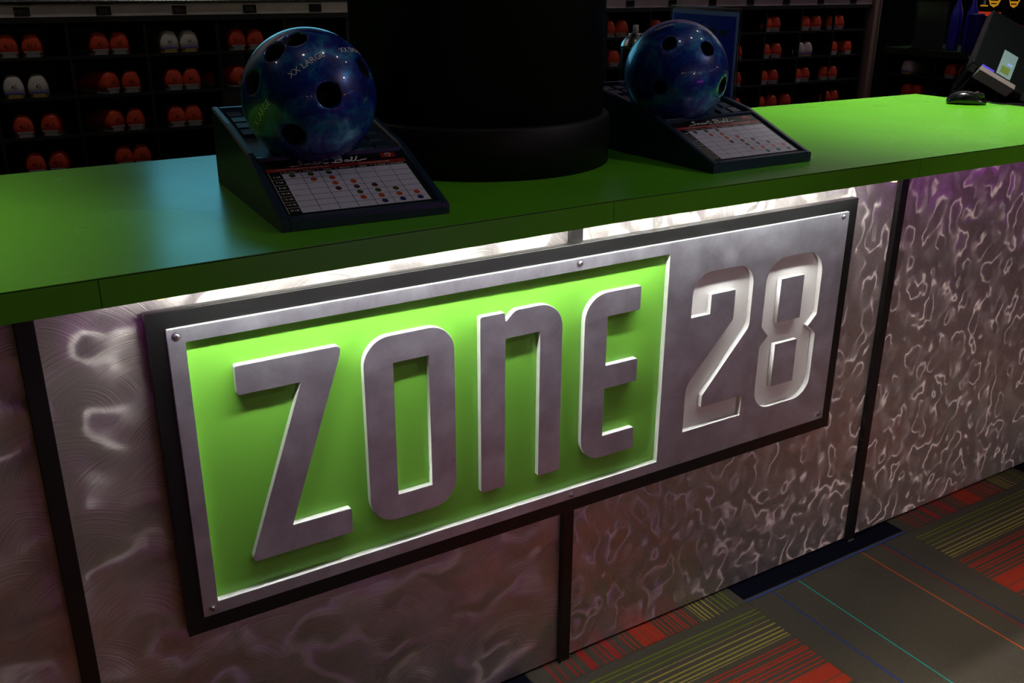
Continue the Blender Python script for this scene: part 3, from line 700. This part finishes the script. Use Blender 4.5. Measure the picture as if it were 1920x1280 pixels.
bowling_ball(BALL2, [(Vector((-0.0058, -0.8482, 0.5296)).normalized(), 0.0160), (Vector((0.4185, -0.8911, -0.1757)).normalized(), 0.0190), (Vector((-0.6341, -0.4730, 0.6118)).normalized(), 0.0150), (Vector((-0.8427, -0.5072, -0.1805)).normalized(), 0.0150)],
             [name_at((-0.4551, -0.1135, 0.8832), (0.7564, -0.5726, 0.3162), 'MEDIUM', 0.0110), name_at((0.1905, -0.5237, 0.8303), (0.8837, -0.2768, -0.3773), 'LARGE', 0.0110)],
             'pearl blue bowling ball in shade, on the farther stand before the blue sheet')

# ------------------------------------------------------------------ acrylic sheet holder, spray can, mouse
P1 = Vector((1.690, 0.655)); P2 = Vector((1.640, 0.360)); dd = (P2 - P1); wd = dd.length; ang = math.atan2(dd.y, dd.x)
sh = thing('sheet_holder', 'clear acrylic holder with a deep blue printed sheet behind the farther ball', 'sign holder', (P1.x, P1.y, ZT), ang)
bm = BM(); box(bm, 0, wd, -0.0015, 0.0015, 0.004, 0.300, 0.0006); obj('front_pane', bm, M['acrylic'], sh)
bm = BM(); box(bm, 0, wd, 0.0045, 0.0075, 0.004, 0.300, 0.0006); obj('rear_pane', bm, M['acrylic'], sh)
bm = BM(); box(bm, 0, wd, -0.030, 0.040, 0.0, 0.004, 0.0008); obj('base_plate', bm, M['acrylic'], sh)
bm = BM(); box(bm, 0.004, wd - 0.004, 0.0022, 0.0036, 0.006, 0.292); sheet = obj('printed_sheet', bm, M['lavender'], sh)
boxo('blue_print', 0.012, wd - 0.014, 0.0019, 0.0022, 0.012, 0.282, M['blue_sheet'], sheet)
for x0, x1, z0, z1 in ((0.06, 0.10, 0.245, 0.262), (0.175, 0.205, 0.238, 0.252), (0.222, 0.25, 0.238, 0.252), (0.195, 0.225, 0.205, 0.217), (0.205, 0.222, 0.178, 0.190), (0.232, 0.25, 0.178, 0.190), (0.19, 0.25, 0.12, 0.128)):
    boxo('print_mark', x0, x1, 0.0016, 0.0019, z0, z1, M['blue_mark'], sheet)
for pts in ([(0.026, 0.262), (0.036, 0.268), (0.032, 0.256), (0.046, 0.252)], [(0.115, 0.240), (0.128, 0.256), (0.140, 0.266)], [(0.118, 0.252), (0.130, 0.244), (0.134, 0.226)]):
    me = stroke_mesh([[(x, z) for x, z in pts]], 0.0012); me.transform(Matrix.Translation((0, 0.0016, 0)) @ Matrix.Rotation(PI / 2, 4, 'X')); link('scroll_mark', me, M['violet'], sheet)

can = thing('spray_can', 'dark spray can with white nozzle, half hidden behind the farther bowling ball', 'spray can', (1.588, 0.668, ZT))
bm = BM(); lathe(bm, [(0.0335, 0.0), (0.0362, 0.003), (0.0362, 0.198), (0.0350, 0.203)], 40); obj('can_body', bm, M['can_dark'], can, True)
bm = BM(); lathe(bm, [(0.0366, 0.199), (0.0374, 0.202), (0.0360, 0.205), (0.0330, 0.213), (0.0240, 0.224), (0.0170, 0.2285)], 40); obj('can_dome', bm, M['can_metal'], can, True)
bm = BM(); lathe(bm, [(0.0170, 0.228), (0.0178, 0.231), (0.0165, 0.2335), (0.0100, 0.2335), (0.0045, 0.2350)], 32); obj('valve_cup', bm, M['can_metal'], can, True)
bm = BM(); lathe(bm, [(0.0075, 0.2345), (0.0075, 0.2440), (0.0066, 0.2520), (0.0050, 0.2535)], 24); nz_ = obj('nozzle', bm, M['nozzle'], can, True)
bm = BM(); box(bm, 0.002, 0.0040, -0.0082, -0.0055, 0.2455, 0.2495); obj('spray_hole', bm, M['black_soft'], nz_)

mouse = thing('computer_mouse', 'black corded computer mouse at the right back edge of the counter', 'mouse', (2.800, 0.530, ZT), math.radians(-46))
bm = BM(); rings = []
for i in range(13):
    t = i / 12; x = -0.056 + 0.112 * t
    wv_ = 0.030 * (math.sin(PI * (0.06 + 0.88 * t)) ** 0.42); h = 0.036 * (math.sin(PI * (0.05 + 0.90 * t ** 0.85)) ** 0.6) + 0.004
    rings.append([bm.verts.new((x, wv_ * s * (1 - 0.10 * k), h * z)) for s, z, k in ((-0.92, 0.02, 0), (-1.0, 0.35, 0), (-0.9, 0.72, 0), (-0.5, 0.95, 0), (0, 1.0, 0), (0.5, 0.95, 0), (0.9, 0.72, 0), (1.0, 0.35, 0), (0.92, 0.02, 0))])
for a, b in zip(rings, rings[1:]):
    for k in range(8): bm.faces.new((a[k], a[k + 1], b[k + 1], b[k]))
    bm.faces.new((a[8], a[0], b[0], b[8]))
bm.faces.new(rings[0]); bm.faces.new(rings[-1]); obj('mouse_shell', bm, M['gloss_black'], mouse, True)
bm = BM(); lathe(bm, [(0.009, -0.003), (0.009, 0.003)], 20, 'Y', (0.030, 0, 0.030)); obj('scroll_wheel', bm, M['mid_grey'], mouse)
for s in (-1, 1):
    bm = BM(); box(bm, 0.012, 0.048, s * 0.0045 if s > 0 else -0.019, 0.019 if s > 0 else -0.0045, 0.022, 0.0335, 0.003); obj('button', bm, M['gloss_black'], mouse)
bm = BM(); tube(bm, [(0.054, 0, 0.010), (0.075, 0.0, 0.006), (0.105, 0.006, 0.003), (0.135, 0.018, 0.003), (0.17, 0.022, 0.003), (0.20, 0.03, 0.003)], 0.0022, 8); obj('cord', bm, M['gloss_black'], mouse, True)

# ------------------------------------------------------------------ shoe rack on the back wall
YR = 2.79; PITCH = 0.2835; X0 = 0.2675 - PITCH
rack = thing('shoe_rack', 'tall black cubby rack of rental bowling shoes on the back wall', 'shoe rack', (0, 0, 0))
NC = 18; XE = X0 + NC * PITCH
SHELF = [1.140 - 0.147 * k for k in range(8)]
boxo('back_panel', X0, XE, YR + 0.36, YR + 0.37, 0.0, 1.27, M['rack'], rack)
for z in SHELF: boxo('shelf', X0, XE, YR, YR + 0.36, z - 0.012, z, M['rack'], rack)
boxo('top_board', X0, 5.12, YR - 0.004, YR + 0.36, 1.262, 1.282, M['rack'], rack)
for k in range(NC + 1):
    x = X0 + k * PITCH; boxo('divider', x - 0.005, x + 0.005, YR + 0.002, YR + 0.36, 0.0, 1.262, M['rack'], rack)
boxo('label_strip', X0, 5.12, YR + 0.002, YR + 0.012, 1.2825, 1.325, plain('pale label strip', (0.66, 0.62, 0.63), 0.4, 0.25, vary=0.35, scale=9), rack)
bm = BM(); tube(bm, [(X0, YR - 0.006, 1.334), (5.12, YR - 0.006, 1.334)], 0.009, 10); obj('top_rail', bm, M['can_metal'], rack, True)
for nme, x0, x1 in (('end_post', 5.128, 5.180),):
    boxo(nme, x0, x1, YR - 0.02, YR + 0.36, 0.0, 1.60, M['rack_post'], rack, 0.003)
boxo('post_edge_trim', 5.168, 5.181, YR - 0.026, YR - 0.019, 0.0, 1.60, M['mid_grey'], rack)
TAGS = {1: 'M9½', 2: 'M9', 3: 'M8½', 4: 'M8'}
for k in range(1, NC):
    x = X0 + (k + 0.5) * PITCH; w2 = 0.027
    bm = BM(); box(bm, x - w2, x + w2, YR - 0.001, YR + 0.0015, 1.286, 1.318); tg = obj('size_tag', bm, M['black_soft'], rack)
    if k in TAGS:
        me = text_mesh(TAGS[k], 0.024); me.transform(Matrix.Translation((x, YR - 0.0016, 1.302)) @ Matrix.Rotation(PI / 2, 4, 'X')); link('tag_lettering', me, M['mid_grey'], tg)

# one shoe of each kind
def shoe_parts(kind):
    """meshes of one bowling shoe: heel at y=0 facing -y, toe at +y"""
    secs = [(0.0, .031, .060, .80), (.006, .036, .068, .74), (.03, .038, .071, .70), (.07, .036, .066, .66), (.105, .035, .064, .6), (.14, .039, .060, .55), (.18, .0435, .048, .6), (.22, .044, .038, .65), (.25, .036, .030, .7), (.268, .020, .022, .8)]
    bm = BM(); rings = []
    for y, hw, h, tp in secs:
        ring = []
        for k in range(13):
            t = PI * k / 12; cx = math.cos(t); sz = math.sin(t)
            x = hw * (abs(cx) ** 0.42) * (1 if cx > 0 else -1); z = 0.012 + h * (sz ** 0.62)
            x *= 1 - (1 - tp) * (sz ** 1.5); ring.append(bm.verts.new((x, y, z)))
        rings.append(ring)
    for a, b in zip(rings, rings[1:]):
        for k in range(12): bm.faces.new((a[k], a[k + 1], b[k + 1], b[k]))
        bm.faces.new((a[12], a[0], b[0], b[12]))
    bm.faces.new(rings[0]); bm.faces.new(rings[-1])
    up = bpy.data.meshes.new('upper'); bmesh.ops.recalc_face_normals(bm, faces=bm.faces); bm.to_mesh(up); bm.free(); up.polygons.foreach_set('use_smooth', [True] * len(up.polygons))
    pts = [(0.0, -.004), (.022, -.003), (.033, .012), (.036, .05), (.036, .10), (.042, .16), (.0465, .20), (.044, .235), (.034, .262), (.016, .276)]
    lp = [(x, y) for x, y in pts] + [(-x, y) for x, y in pts[::-1][:-1]]
    bm = BM(); slabpoly(bm, lp, 0.0, 0.014); so = bpy.data.meshes.new('sole'); bmesh.ops.recalc_face_normals(bm, faces=bm.faces); bm.to_mesh(so); bm.free()
    bm = BM(); ring = [bm.verts.new((0.018 * math.cos(2 * PI * k / 16), 0.062 + 0.046 * math.sin(2 * PI * k / 16), 0.0795 - 0.004 * abs(math.cos(2 * PI * k / 16)))) for k in range(16)]; bm.faces.new(ring)
    li = bpy.data.meshes.new('lining'); bm.to_mesh(li); bm.free()
    bm = BM()
    for i in range(4): y = 0.118 + i * 0.016; z = 0.0745 - i * 0.0042; tube(bm, [(-0.020, y, z - 0.006), (-0.008, y + 0.004, z + 0.001), (0.008, y + 0.004, z + 0.001), (0.020, y, z - 0.006)], 0.002, 6)
    la = bpy.data.meshes.new('laces'); bm.to_mesh(la); bm.free()
    bm = BM(); box(bm, -0.029, 0.029, -0.0035, 0.006, 0.0145, 0.021, 0.001); hs = bpy.data.meshes.new('heel_stripe'); bm.to_mesh(hs); bm.free()
    up.materials.append(M['shoe_red'] if kind == 'red' else M['shoe_white']); so.materials.append(M['sole_grey'] if kind == 'red' else M['sole_tan']); li.materials.append(M['lining']); la.materials.append(M['lace']); hs.materials.append(M['sole_grey'] if kind == 'red' else M['shoe_blue'])
    return [('upper', up), ('sole', so), ('lining', li), ('laces', la), ('heel_stripe', hs)]
KIND = {k: shoe_parts(k) for k in ('red', 'white')}
MARK = {}
def mark_mesh(s):
    if s not in MARK:
        a, b, c = s.split('|'); me = None; bmx = BM()
        for txt, x, z, sz in ((a, -0.013, 0.058, 0.019), (b, 0.013, 0.058, 0.019), (c, 0.001, 0.040, 0.021)):
            mm = text_mesh(txt, sz, 0, 1, 'CENTER', 1); mm.transform(Matrix.Translation((x, -0.0040, z)) @ Matrix.Rotation(PI / 2 - 0.13, 4, 'X')); bmx.from_mesh(mm); bpy.data.meshes.remove(mm)
        for v in bmx.verts: v.co.y = -0.0012 + 0.10 * max(0, v.co.z - 0.045) + 4.0 * v.co.x ** 2
        me = bpy.data.meshes.new('size_mark'); bmx.to_mesh(me); bmx.free(); me.materials.append(M['print_black']); MARK[s] = me
    return MARK[s]
PROTO = {}
def shoe(kind, mark, loc, yaw, label, group):
    key = (kind, mark)
    if key not in PROTO:
        t = thing('bowling_shoe', label, 'shoe', loc, yaw, group)
        for n, me in KIND[kind]:
            o = bpy.data.objects.new(n, me); COL.objects.link(o); o.parent = t
        if mark: o = bpy.data.objects.new('size_mark', mark_mesh(mark)); COL.objects.link(o); o.parent = t
        PROTO[key] = t
    else: t = copy_tree(PROTO[key]); t.location = loc; t.rotation_euler = (0, 0, yaw); tag(t, label, 'shoe', group)
    return t
ROWN = ['top', 'second', 'third', 'fourth']
def colname(k):
    if k in TAGS: return 'under the tag ' + TAGS[k].replace('½', ' and a half')
    return {11: 'just right of the pillar', 14: 'right of the blue sheet', 13: 'beside the blue sheet', 15: 'third column from the end post', 16: 'second column from the end post', 17: 'last column by the end post', 10: 'at the pillar edge', 12: 'behind the spray can'}.get(k, 'behind the pillar')
# (x of heel centre, shelf row, colour, yaw in degrees, size mark)
SHOES = [(0.666, 0, 'red', 4, '9|10|42'), (0.737, 0, 'red', -8, '9|10|42'), (0.930, 0, 'white', 4, '8|10|41'), (1.008, 0, 'white', 2, '8|10|41'), (1.205, 0, 'red', 6, '8|9|41.5'), (1.280, 0, 'red', -6, '8|9|41.5'),
         (0.345, 0, 'red', 4, '9|11|42.5'), (0.425, 0, 'red', -6, '9|11|42.5'),
         (0.340, 1, 'white', -3, '9|11|42'), (0.424, 1, 'white', -5, '9|11|42'), (0.693, 1, 'red', 26, '9|10|42'), (0.763, 1, 'red', -6, '9|10|42'), (0.931, 1, 'red', 2, '8|10|41'), (0.998, 1, 'red', -12, '8|10|41'), (1.21, 1, 'red', 32, '8|9|41.5'), (1.285, 1, 'red', 5, '8|9|41.5'),
         (0.352, 2, 'red', 3, '9|11|42.5'), (0.442, 2, 'red', -18, '9|11|42.5'), (0.690, 2, 'red', 22, '9|10|42'), (0.760, 2, 'red', -8, '9|10|42'), (0.925, 2, 'red', 2, '8|10|41'), (0.992, 2, 'red', -3, '8|10|41'),
         (0.372, 3, 'red', 2, '9|11|42.5'), (0.447, 3, 'red', -20, '9|11|42.5'), (0.700, 3, 'red', 3, '9|10|42'), (0.768, 3, 'red', -4, '9|10|42'),
         (3.12, 0, 'red', -38, ''), (3.205, 0, 'red', -38, ''), (3.43, 0, 'red', -38, ''), (3.168, 1, 'red', -12, ''), (3.245, 1, 'red', -38, ''),
         (4.262, 0, 'red', -12, ''), (4.318, 0, 'red', -38, ''), (4.575, 0, 'red', -12, ''), (4.660, 0, 'red', -38, ''), (4.800, 0, 'red', -38, ''), (4.858, 0, 'red', -38, ''),
         (4.035, 1, 'red', -38, ''), (4.268, 1, 'red', -12, ''), (4.348, 1, 'red', -38, ''), (4.538, 1, 'white', -38, ''), (4.605, 1, 'white', -38, ''), (4.845, 1, 'red', 0, ''), (4.972, 1, 'red', 0, ''),
         (4.045, 2, 'red', -38, ''), (4.275, 2, 'red', 0, ''), (4.343, 2, 'red', -38, ''), (4.555, 2, 'red', 0, ''), (4.608, 2, 'red', -38, ''), (4.785, 2, 'red', -38, ''), (4.850, 2, 'red', -38, ''),
         (4.060, 3, 'red', -38, ''), (4.265, 3, 'red', -12, ''), (4.352, 3, 'red', -38, ''), (4.470, 3, 'red', -38, ''), (4.815, 3, 'red', -38, ''), (4.888, 3, 'red', -38, '')]
cells = {}
for s in SHOES: cells.setdefault((int((s[0] - X0) / PITCH), s[1]), []).append(s)
for (k, r), lst in cells.items():
    lst.sort()
    for i, (x, _, c, yaw, mk) in enumerate(lst):
        side = '' if len(lst) == 1 else ('left' if i == 0 else 'right' if i == len(lst) - 1 else 'middle')
        lab = f"{'red' if c == 'red' else 'white'} shoe, {side + ' one, ' if side else 'single, '}{ROWN[r]} shelf {colname(k)}"
        shoe(c, mk, (x, YR + 0.018, SHELF[r]), math.radians(yaw), lab, 'rental shoes in the rack')

# ------------------------------------------------------------------ television above the rack (its picture is what the counter mirrors)
tvt = thing('television', 'wide television with a cyan picture mounted above the shoe rack', 'television', (0, 0, 0))
boxo('screen', 0.785, 2.045, 2.742, 2.748, 1.445, 2.155, M['tv'], tvt)
bm = BM(); box(bm, 0.772, 2.058, 2.749, 2.795, 1.432, 2.168, 0.003); obj('housing', bm, M['gloss_black'], tvt)

# ------------------------------------------------------------------ back counter on the right, with the things on it
XB = 5.25; ZL = 1.030
bc = thing('back_counter', 'dark low counter with shoe cubbies at the far right', 'counter', (0, 0, 0))
boxo('worktop', XB, XB + 0.55, 0.4, 2.76, ZL - 0.038, ZL, plain('dark green worktop', (0.012, 0.035, 0.008), 0.4), bc)
for y in (0.42, 0.94, 1.46, 1.98, 2.40, 2.745): boxo('divider', XB + 0.03, XB + 0.5, y - 0.008, y + 0.008, 0, ZL - 0.038, M['rack'], bc)
for z in (0.875, 0.735, 0.59): boxo('shelf', XB + 0.02, XB + 0.5, 0.42, 2.745, z - 0.012, z, M['rack'], bc)
boxo('back_panel', XB + 0.5, XB + 0.52, 0.42, 2.745, 0, ZL - 0.038, M['rack'], bc)
for i, (y, z, c) in enumerate(((2.318, 0.875, 'red'), (2.225, 0.875, 'red'), (2.60, 0.735, 'red'), (2.53, 0.735, 'red'), (2.20, 0.735, 'red'), (2.62, 0.875, 'white'))):
    lab = ('red shoe, left of the pair on the upper shelf of the back counter', 'red shoe, right of the pair on the upper shelf of the back counter', 'red shoe, left of the pair on the lower shelf of the back counter', 'red shoe, right of the pair on the lower shelf of the back counter', 'red shoe behind the mouse, lower shelf of the back counter', 'pale shoe at the far end of the back counter, upper shelf')[i]
    shoe(c, '', (XB + 0.05, y, z), -PI / 2, lab, 'shoes under the back counter')
bxh = thing('brochure_holder', 'clear leaning brochure holder on the back counter', 'holder', (XB + 0.06, 2.50, ZL), math.radians(-62))
boxo('front_pane', -0.10, 0.10, -0.002, 0.001, 0.0, 0.30, M['acrylic'], bxh); boxo('back_pane', -0.10, 0.10, 0.035, 0.038, 0.0, 0.36, M['acrylic'], bxh)
boxo('holder_foot', -0.10, 0.10, -0.03, 0.05, 0.0, 0.004, M['acrylic'], bxh); boxo('leaflet', -0.085, 0.085, 0.010, 0.016, 0.005, 0.27, plain('dim leaflet', (0.06, 0.05, 0.05), 0.6, vary=0.6, scale=40), bxh)
def bottle(y, x, h, r, label):
    t = thing('blue_bottle', label, 'bottle', (x, y, ZL), 0, 'blue bottles on the back counter')
    bm = BM(); lathe(bm, [(r * 0.9, 0), (r, 0.006), (r, h * 0.55), (r * 0.85, h * 0.66), (r * 0.36, h * 0.80), (r * 0.34, h * 0.94)], 24); obj('glass', bm, M['bottle_blue'], t, True)
    bm = BM(); lathe(bm, [(r * 0.42, h * 0.935), (r * 0.42, h), (r * 0.36, h * 1.005)], 20); obj('cap', bm, M['violet'], t, True)
bottle(2.36, XB + 0.10, 0.34, 0.034, 'tall blue bottle on the back counter, left of the two')
bottle(2.28, XB + 0.13, 0.33, 0.034, 'tall blue bottle on the back counter, right of the two')
cup = thing('blue_cup', 'dark blue tumbler holding pens on the back counter', 'cup', (XB + 0.07, 2.215, ZL))
bm = BM(); lathe(bm, [(0.032, 0), (0.036, 0.004), (0.042, 0.195), (0.045, 0.205), (0.045, 0.212), (0.040, 0.212), (0.034, 0.02)], 28); obj('cup_body', bm, plain('blue tumbler', (0.012, 0.012, 0.22), 0.3), cup, True)
def pen(loc, h, tilt, mt, name, label):
    t = thing(name, label, 'pen', loc); t.rotation_euler = tilt
    bm = BM(); lathe(bm, [(0.006, 0.0), (0.007, 0.004), (0.007, h * 0.9), (0.004, h)], 12); obj('barrel', bm, mt, t, True)
    bm = BM(); lathe(bm, [(0.011, 0.0), (0.013, 0.004), (0.013, 0.038), (0.009, 0.044)], 16); obj('holder_base', bm, M['amber'], t, True)
pen((XB + 0.05, 2.140, ZL), 0.155, (0, -0.05, 0), M['orange'], 'orange_pen', 'orange pen upright in an amber base on the back counter')
pen((XB + 0.06, 2.095, ZL), 0.150, (0.06, 0, 0), M['mid_grey'], 'grey_pen', 'grey pen upright beside the orange pen on the back counter')
bx = thing('wooden_box', 'amber wooden box with a dark red card standing in it', 'box', (XB + 0.14, 2.00, ZL))
boxo('tray', -0.04, 0.04, -0.085, 0.085, 0, 0.045, M['amber'], bx); boxo('red_card', -0.004, 0.004, -0.07, 0.08, 0.045, 0.16, M['dark_red'], bx)
# lit emblem panel on the wall behind
YP_ = 1.72
lp = thing('lit_panel', 'black lit panel with yellow shields and a red caption at the upper right', 'sign', (0, 0, 0))
xx = XB + 0.50
boxo('board', xx, xx + 0.02, 1.30, 2.20, 1.15, 1.75, M['gloss_black'], lp)
def on_panel(pts, mt, name):
    bm = BM(); a = [bm.verts.new((xx - 0.004, y, z)) for y, z in pts]; b = [bm.verts.new((xx + 0.001, y, z)) for y, z in pts]; n = len(pts); bm.faces.new(a); bm.faces.new(b[::-1])
    for i in range(n): bm.faces.new((a[i], b[i], b[(i + 1) % n], a[(i + 1) % n]))
    return obj(name, bm, mt, lp)
def shield(y, z, w_, h): return on_panel([(y + w_, z + h), (y + w_, z + h * 0.35), (y + w_ * 0.6, z - h * 0.35), (y, z - h * 0.6), (y - w_ * 0.6, z - h * 0.35), (y - w_, z + h * 0.35), (y - w_, z + h)], M['poster_yellow'], 'shield_emblem')
q = Vector((5.7500, 2.3943, 1.2973)); shield(q.y, q.z, 0.040, 0.050); q2 = Vector((5.7500, 2.2665, 1.2974)); shield(q2.y, q2.z, 0.034, 0.050)
for qq in (q, q2):
    for dz_, hh, ww in ((0.012, 0.009, 0.026), (-0.008, 0.007, 0.018)): 
        bm = BM(); box(bm, xx - 0.0055, xx - 0.004, qq.y - ww, qq.y + ww, qq.z + dz_ - hh / 2, qq.z + dz_ + hh / 2); obj('shield_bar', bm, M['print_black'], lp)
q = Vector((5.7500, 2.4589, 1.2833)); on_panel([(q.y + 0.024, q.z - 0.004), (q.y - 0.024, q.z - 0.004), (q.y - 0.024, q.z - 0.012), (q.y + 0.024, q.z - 0.012)], M['poster_yellow'], 'small_mark')
on_panel([(q.y + 0.006, q.z + 0.022), (q.y - 0.006, q.z + 0.022), (q.y - 0.006, q.z - 0.002), (q.y + 0.006, q.z - 0.002)], M['nozzle'], 'small_mark')
q = Vector((5.7500, 2.4264, 1.2284)); on_panel([(q.y + 0.085, q.z + 0.012), (q.y - 0.085, q.z + 0.012), (q.y - 0.085, q.z - 0.012), (q.y + 0.085, q.z - 0.012)], M['poster_red'], 'red_caption')

# point of sale monitor beyond the counter end
mo = thing('till_monitor', 'black tilted till monitor with a pale sticker beyond the counter end', 'monitor')
c0 = Vector((3.2486, 0.6741, 1.0833)); uax = Vector((-0.6389, 0.6088, 0.4703)); vax = Vector((0.7388, 0.3152, 0.5957)); nax = Vector((-0.2144, -0.7280, 0.6511))   # lower edge corner and the axes of the tilted screen
mm = Matrix((uax, vax, nax)).transposed().to_4x4(); mm.translation = c0; mo.matrix_world = mm
bm = BM(); box(bm, -0.20, 0.15, 0.022, 0.30, -0.045, 0.0, 0.006); obj('screen_housing', bm, M['gloss_black'], mo)
bm = BM(); box(bm, -0.02, 0.118, 0.0, 0.022, -0.04, 0.004, 0.002); obj('lower_bezel', bm, M['mid_grey'], mo)
bm = BM(); box(bm, 0.068, 0.115, 0.0225, 0.032, 0.0, 0.003); obj('painted_glow_edge', bm, M['violet'], mo)  # glow at the bezel painted as a plain violet strip
bm = BM(); box(bm, 0.005, 0.060, 0.030, 0.150, 0.0, 0.0012); stk = obj('sticker', bm, M['sticker'], mo)
boxo('sticker_print', 0.018, 0.050, 0.045, 0.078, 0.0012, 0.0016, M['sticker_green'], stk); boxo('sticker_print', 0.014, 0.032, 0.088, 0.100, 0.0012, 0.0016, M['sticker_blue'], stk)
desk = thing('till_desk', 'low dark desk under the till monitor, right of the counter end', 'desk', (0, 0, 0))
boxo('desk_top', 2.96, 3.75, 0.30, 1.25, 0.93, 0.965, M['rack'], desk)
for x in (2.98, 3.70):
    for y in (0.32, 1.20): boxo('leg', x, x + 0.04, y, y + 0.04, 0.0, 0.93, M['rack'], desk)
bm = BM(); tube(bm, [(3.33, 0.93, 0.966), (3.34, 0.92, 1.05), (3.32, 0.86, 1.16)], 0.03, 14); stand = obj('stand_arm', bm, M['gloss_black']); stand.parent = mo; stand.matrix_parent_inverse = mm.inverted()
bm = BM(); lathe(bm, [(0.11, 0.965), (0.11, 0.975), (0.05, 0.985)], 28, 'Z', (3.33, 0.93, 0)); st_ = obj('stand_foot', bm, M['gloss_black']); st_.parent = mo; st_.matrix_parent_inverse = mm.inverted()

# ------------------------------------------------------------------ ceiling downlights and the lane lamps, added fill spots and glow box behind the viewer
DL = ('round ceiling downlight above the counter left of the column', 'round ceiling downlight above the counter right end', 'round ceiling downlight before the counter right end', 'round ceiling downlight over the left end of the sign', 'round ceiling downlight over the middle of the sign', 'round ceiling downlight over the right end of the sign', 'round ceiling downlight over the counter front, right of the sign', 'added fill spotlight hanging behind the viewer, left one', 'added fill spotlight hanging behind the viewer, right one')
for i, (loc, tg_, p, c, s, b) in enumerate(DOWNLIGHTS_AND_FILLS):
    if loc[2] > 3:
        t = thing('ceiling_downlight', DL[i], 'ceiling light', (loc[0], loc[1], ZC), 0, 'ceiling downlights')
        bm = BM(); lathe(bm, [(0.075, 0.0), (0.075, -0.012), (0.055, -0.014), (0.050, -0.004)], 28); obj('trim_ring', bm, M['mid_grey'], t, True)
        bm = BM(); lathe(bm, [(0.050, -0.002), (0.049, -0.0045)], 28); obj('lens', bm, M['lamp_glow'], t)
    else:
        t = thing('added_fill_spot', DL[i], 'spotlight', (loc[0], loc[1], loc[2]), 0, 'added fill spotlights')  # body of an added fill light, out of view
        d_ = (Vector(tg_) - Vector(loc)).normalized(); q_ = d_.to_track_quat('-Z', 'Y').to_matrix().to_4x4()
        bm = BM(); lathe(bm, [(0.05, 0.20), (0.07, 0.18), (0.075, 0.03), (0.07, 0.03), (0.06, 0.05)], 24); bm.transform(q_); obj('lamp_housing', bm, M['black_soft'], t, True)
        bm = BM(); lathe(bm, [(0.064, 0.045), (0.064, 0.05)], 24); bm.transform(q_); obj('lens', bm, M['lamp_glow'], t)
        p_ = -d_ * 0.19; bm = BM(); tube(bm, [p_, (p_.x, p_.y, ZC - loc[2])], 0.012, 8); obj('drop_rod', bm, M['black_soft'], t)
glow_box = thing('added_glow_box', 'low violet glow box added behind the viewer to tint the sign', 'glow box', (2.7, -4.6, 0), 0)  # unseen glowing box, added to tint the sign letters violet
bm = BM(); box(bm, -0.75, 0.75, -0.30, 0.0, 0.0, 0.95, 0.02); obj('glow_box_body', bm, M['black_soft'], glow_box)
boxo('glowing_front', -0.65, 0.65, 0.002, 0.01, 0.06, 0.46, M['tint_glow'], glow_box)
ORD = 'first second third fourth fifth sixth seventh eighth ninth tenth eleventh twelfth thirteenth fourteenth'.split()
for i in range(14):
    t = thing('lane_lamp', f'small {"violet" if i in (11, 12) else "warm"} lamp, {ORD[i]} from the left in the row over the lanes', 'lamp', ((-3.2 + i * 1.18, -8.45, 2.42 + 0.05 * math.sin(i * 2.1)) if i < 9 else (7.40, -7.6 + (i - 9) * 1.15, 2.30 + 0.06 * math.sin(i * 2.1))), 0, 'row of lane lamps violet' if i in (11, 12) else 'row of lane lamps')
    bm = BM(); lathe(bm, [(0.01, 0.07), (0.05, 0.06), (0.065, 0.0), (0.06, -0.002)], 16); obj('shade', bm, M['black_soft'], t, True)
    bm = BM(); lathe(bm, [(0.02, 0.0), (0.055, -0.02), (0.058, -0.06), (0.02, -0.11)], 14); obj('bulb', bm, M['bulb_violet'] if i in (11, 12) else M['bulb_warm'], t, True)
    bm = BM(); tube(bm, [(0, 0, 0.085), (0, 0, ZC - t.location.z)], 0.004, 6); obj('cord', bm, M['black_soft'], t)
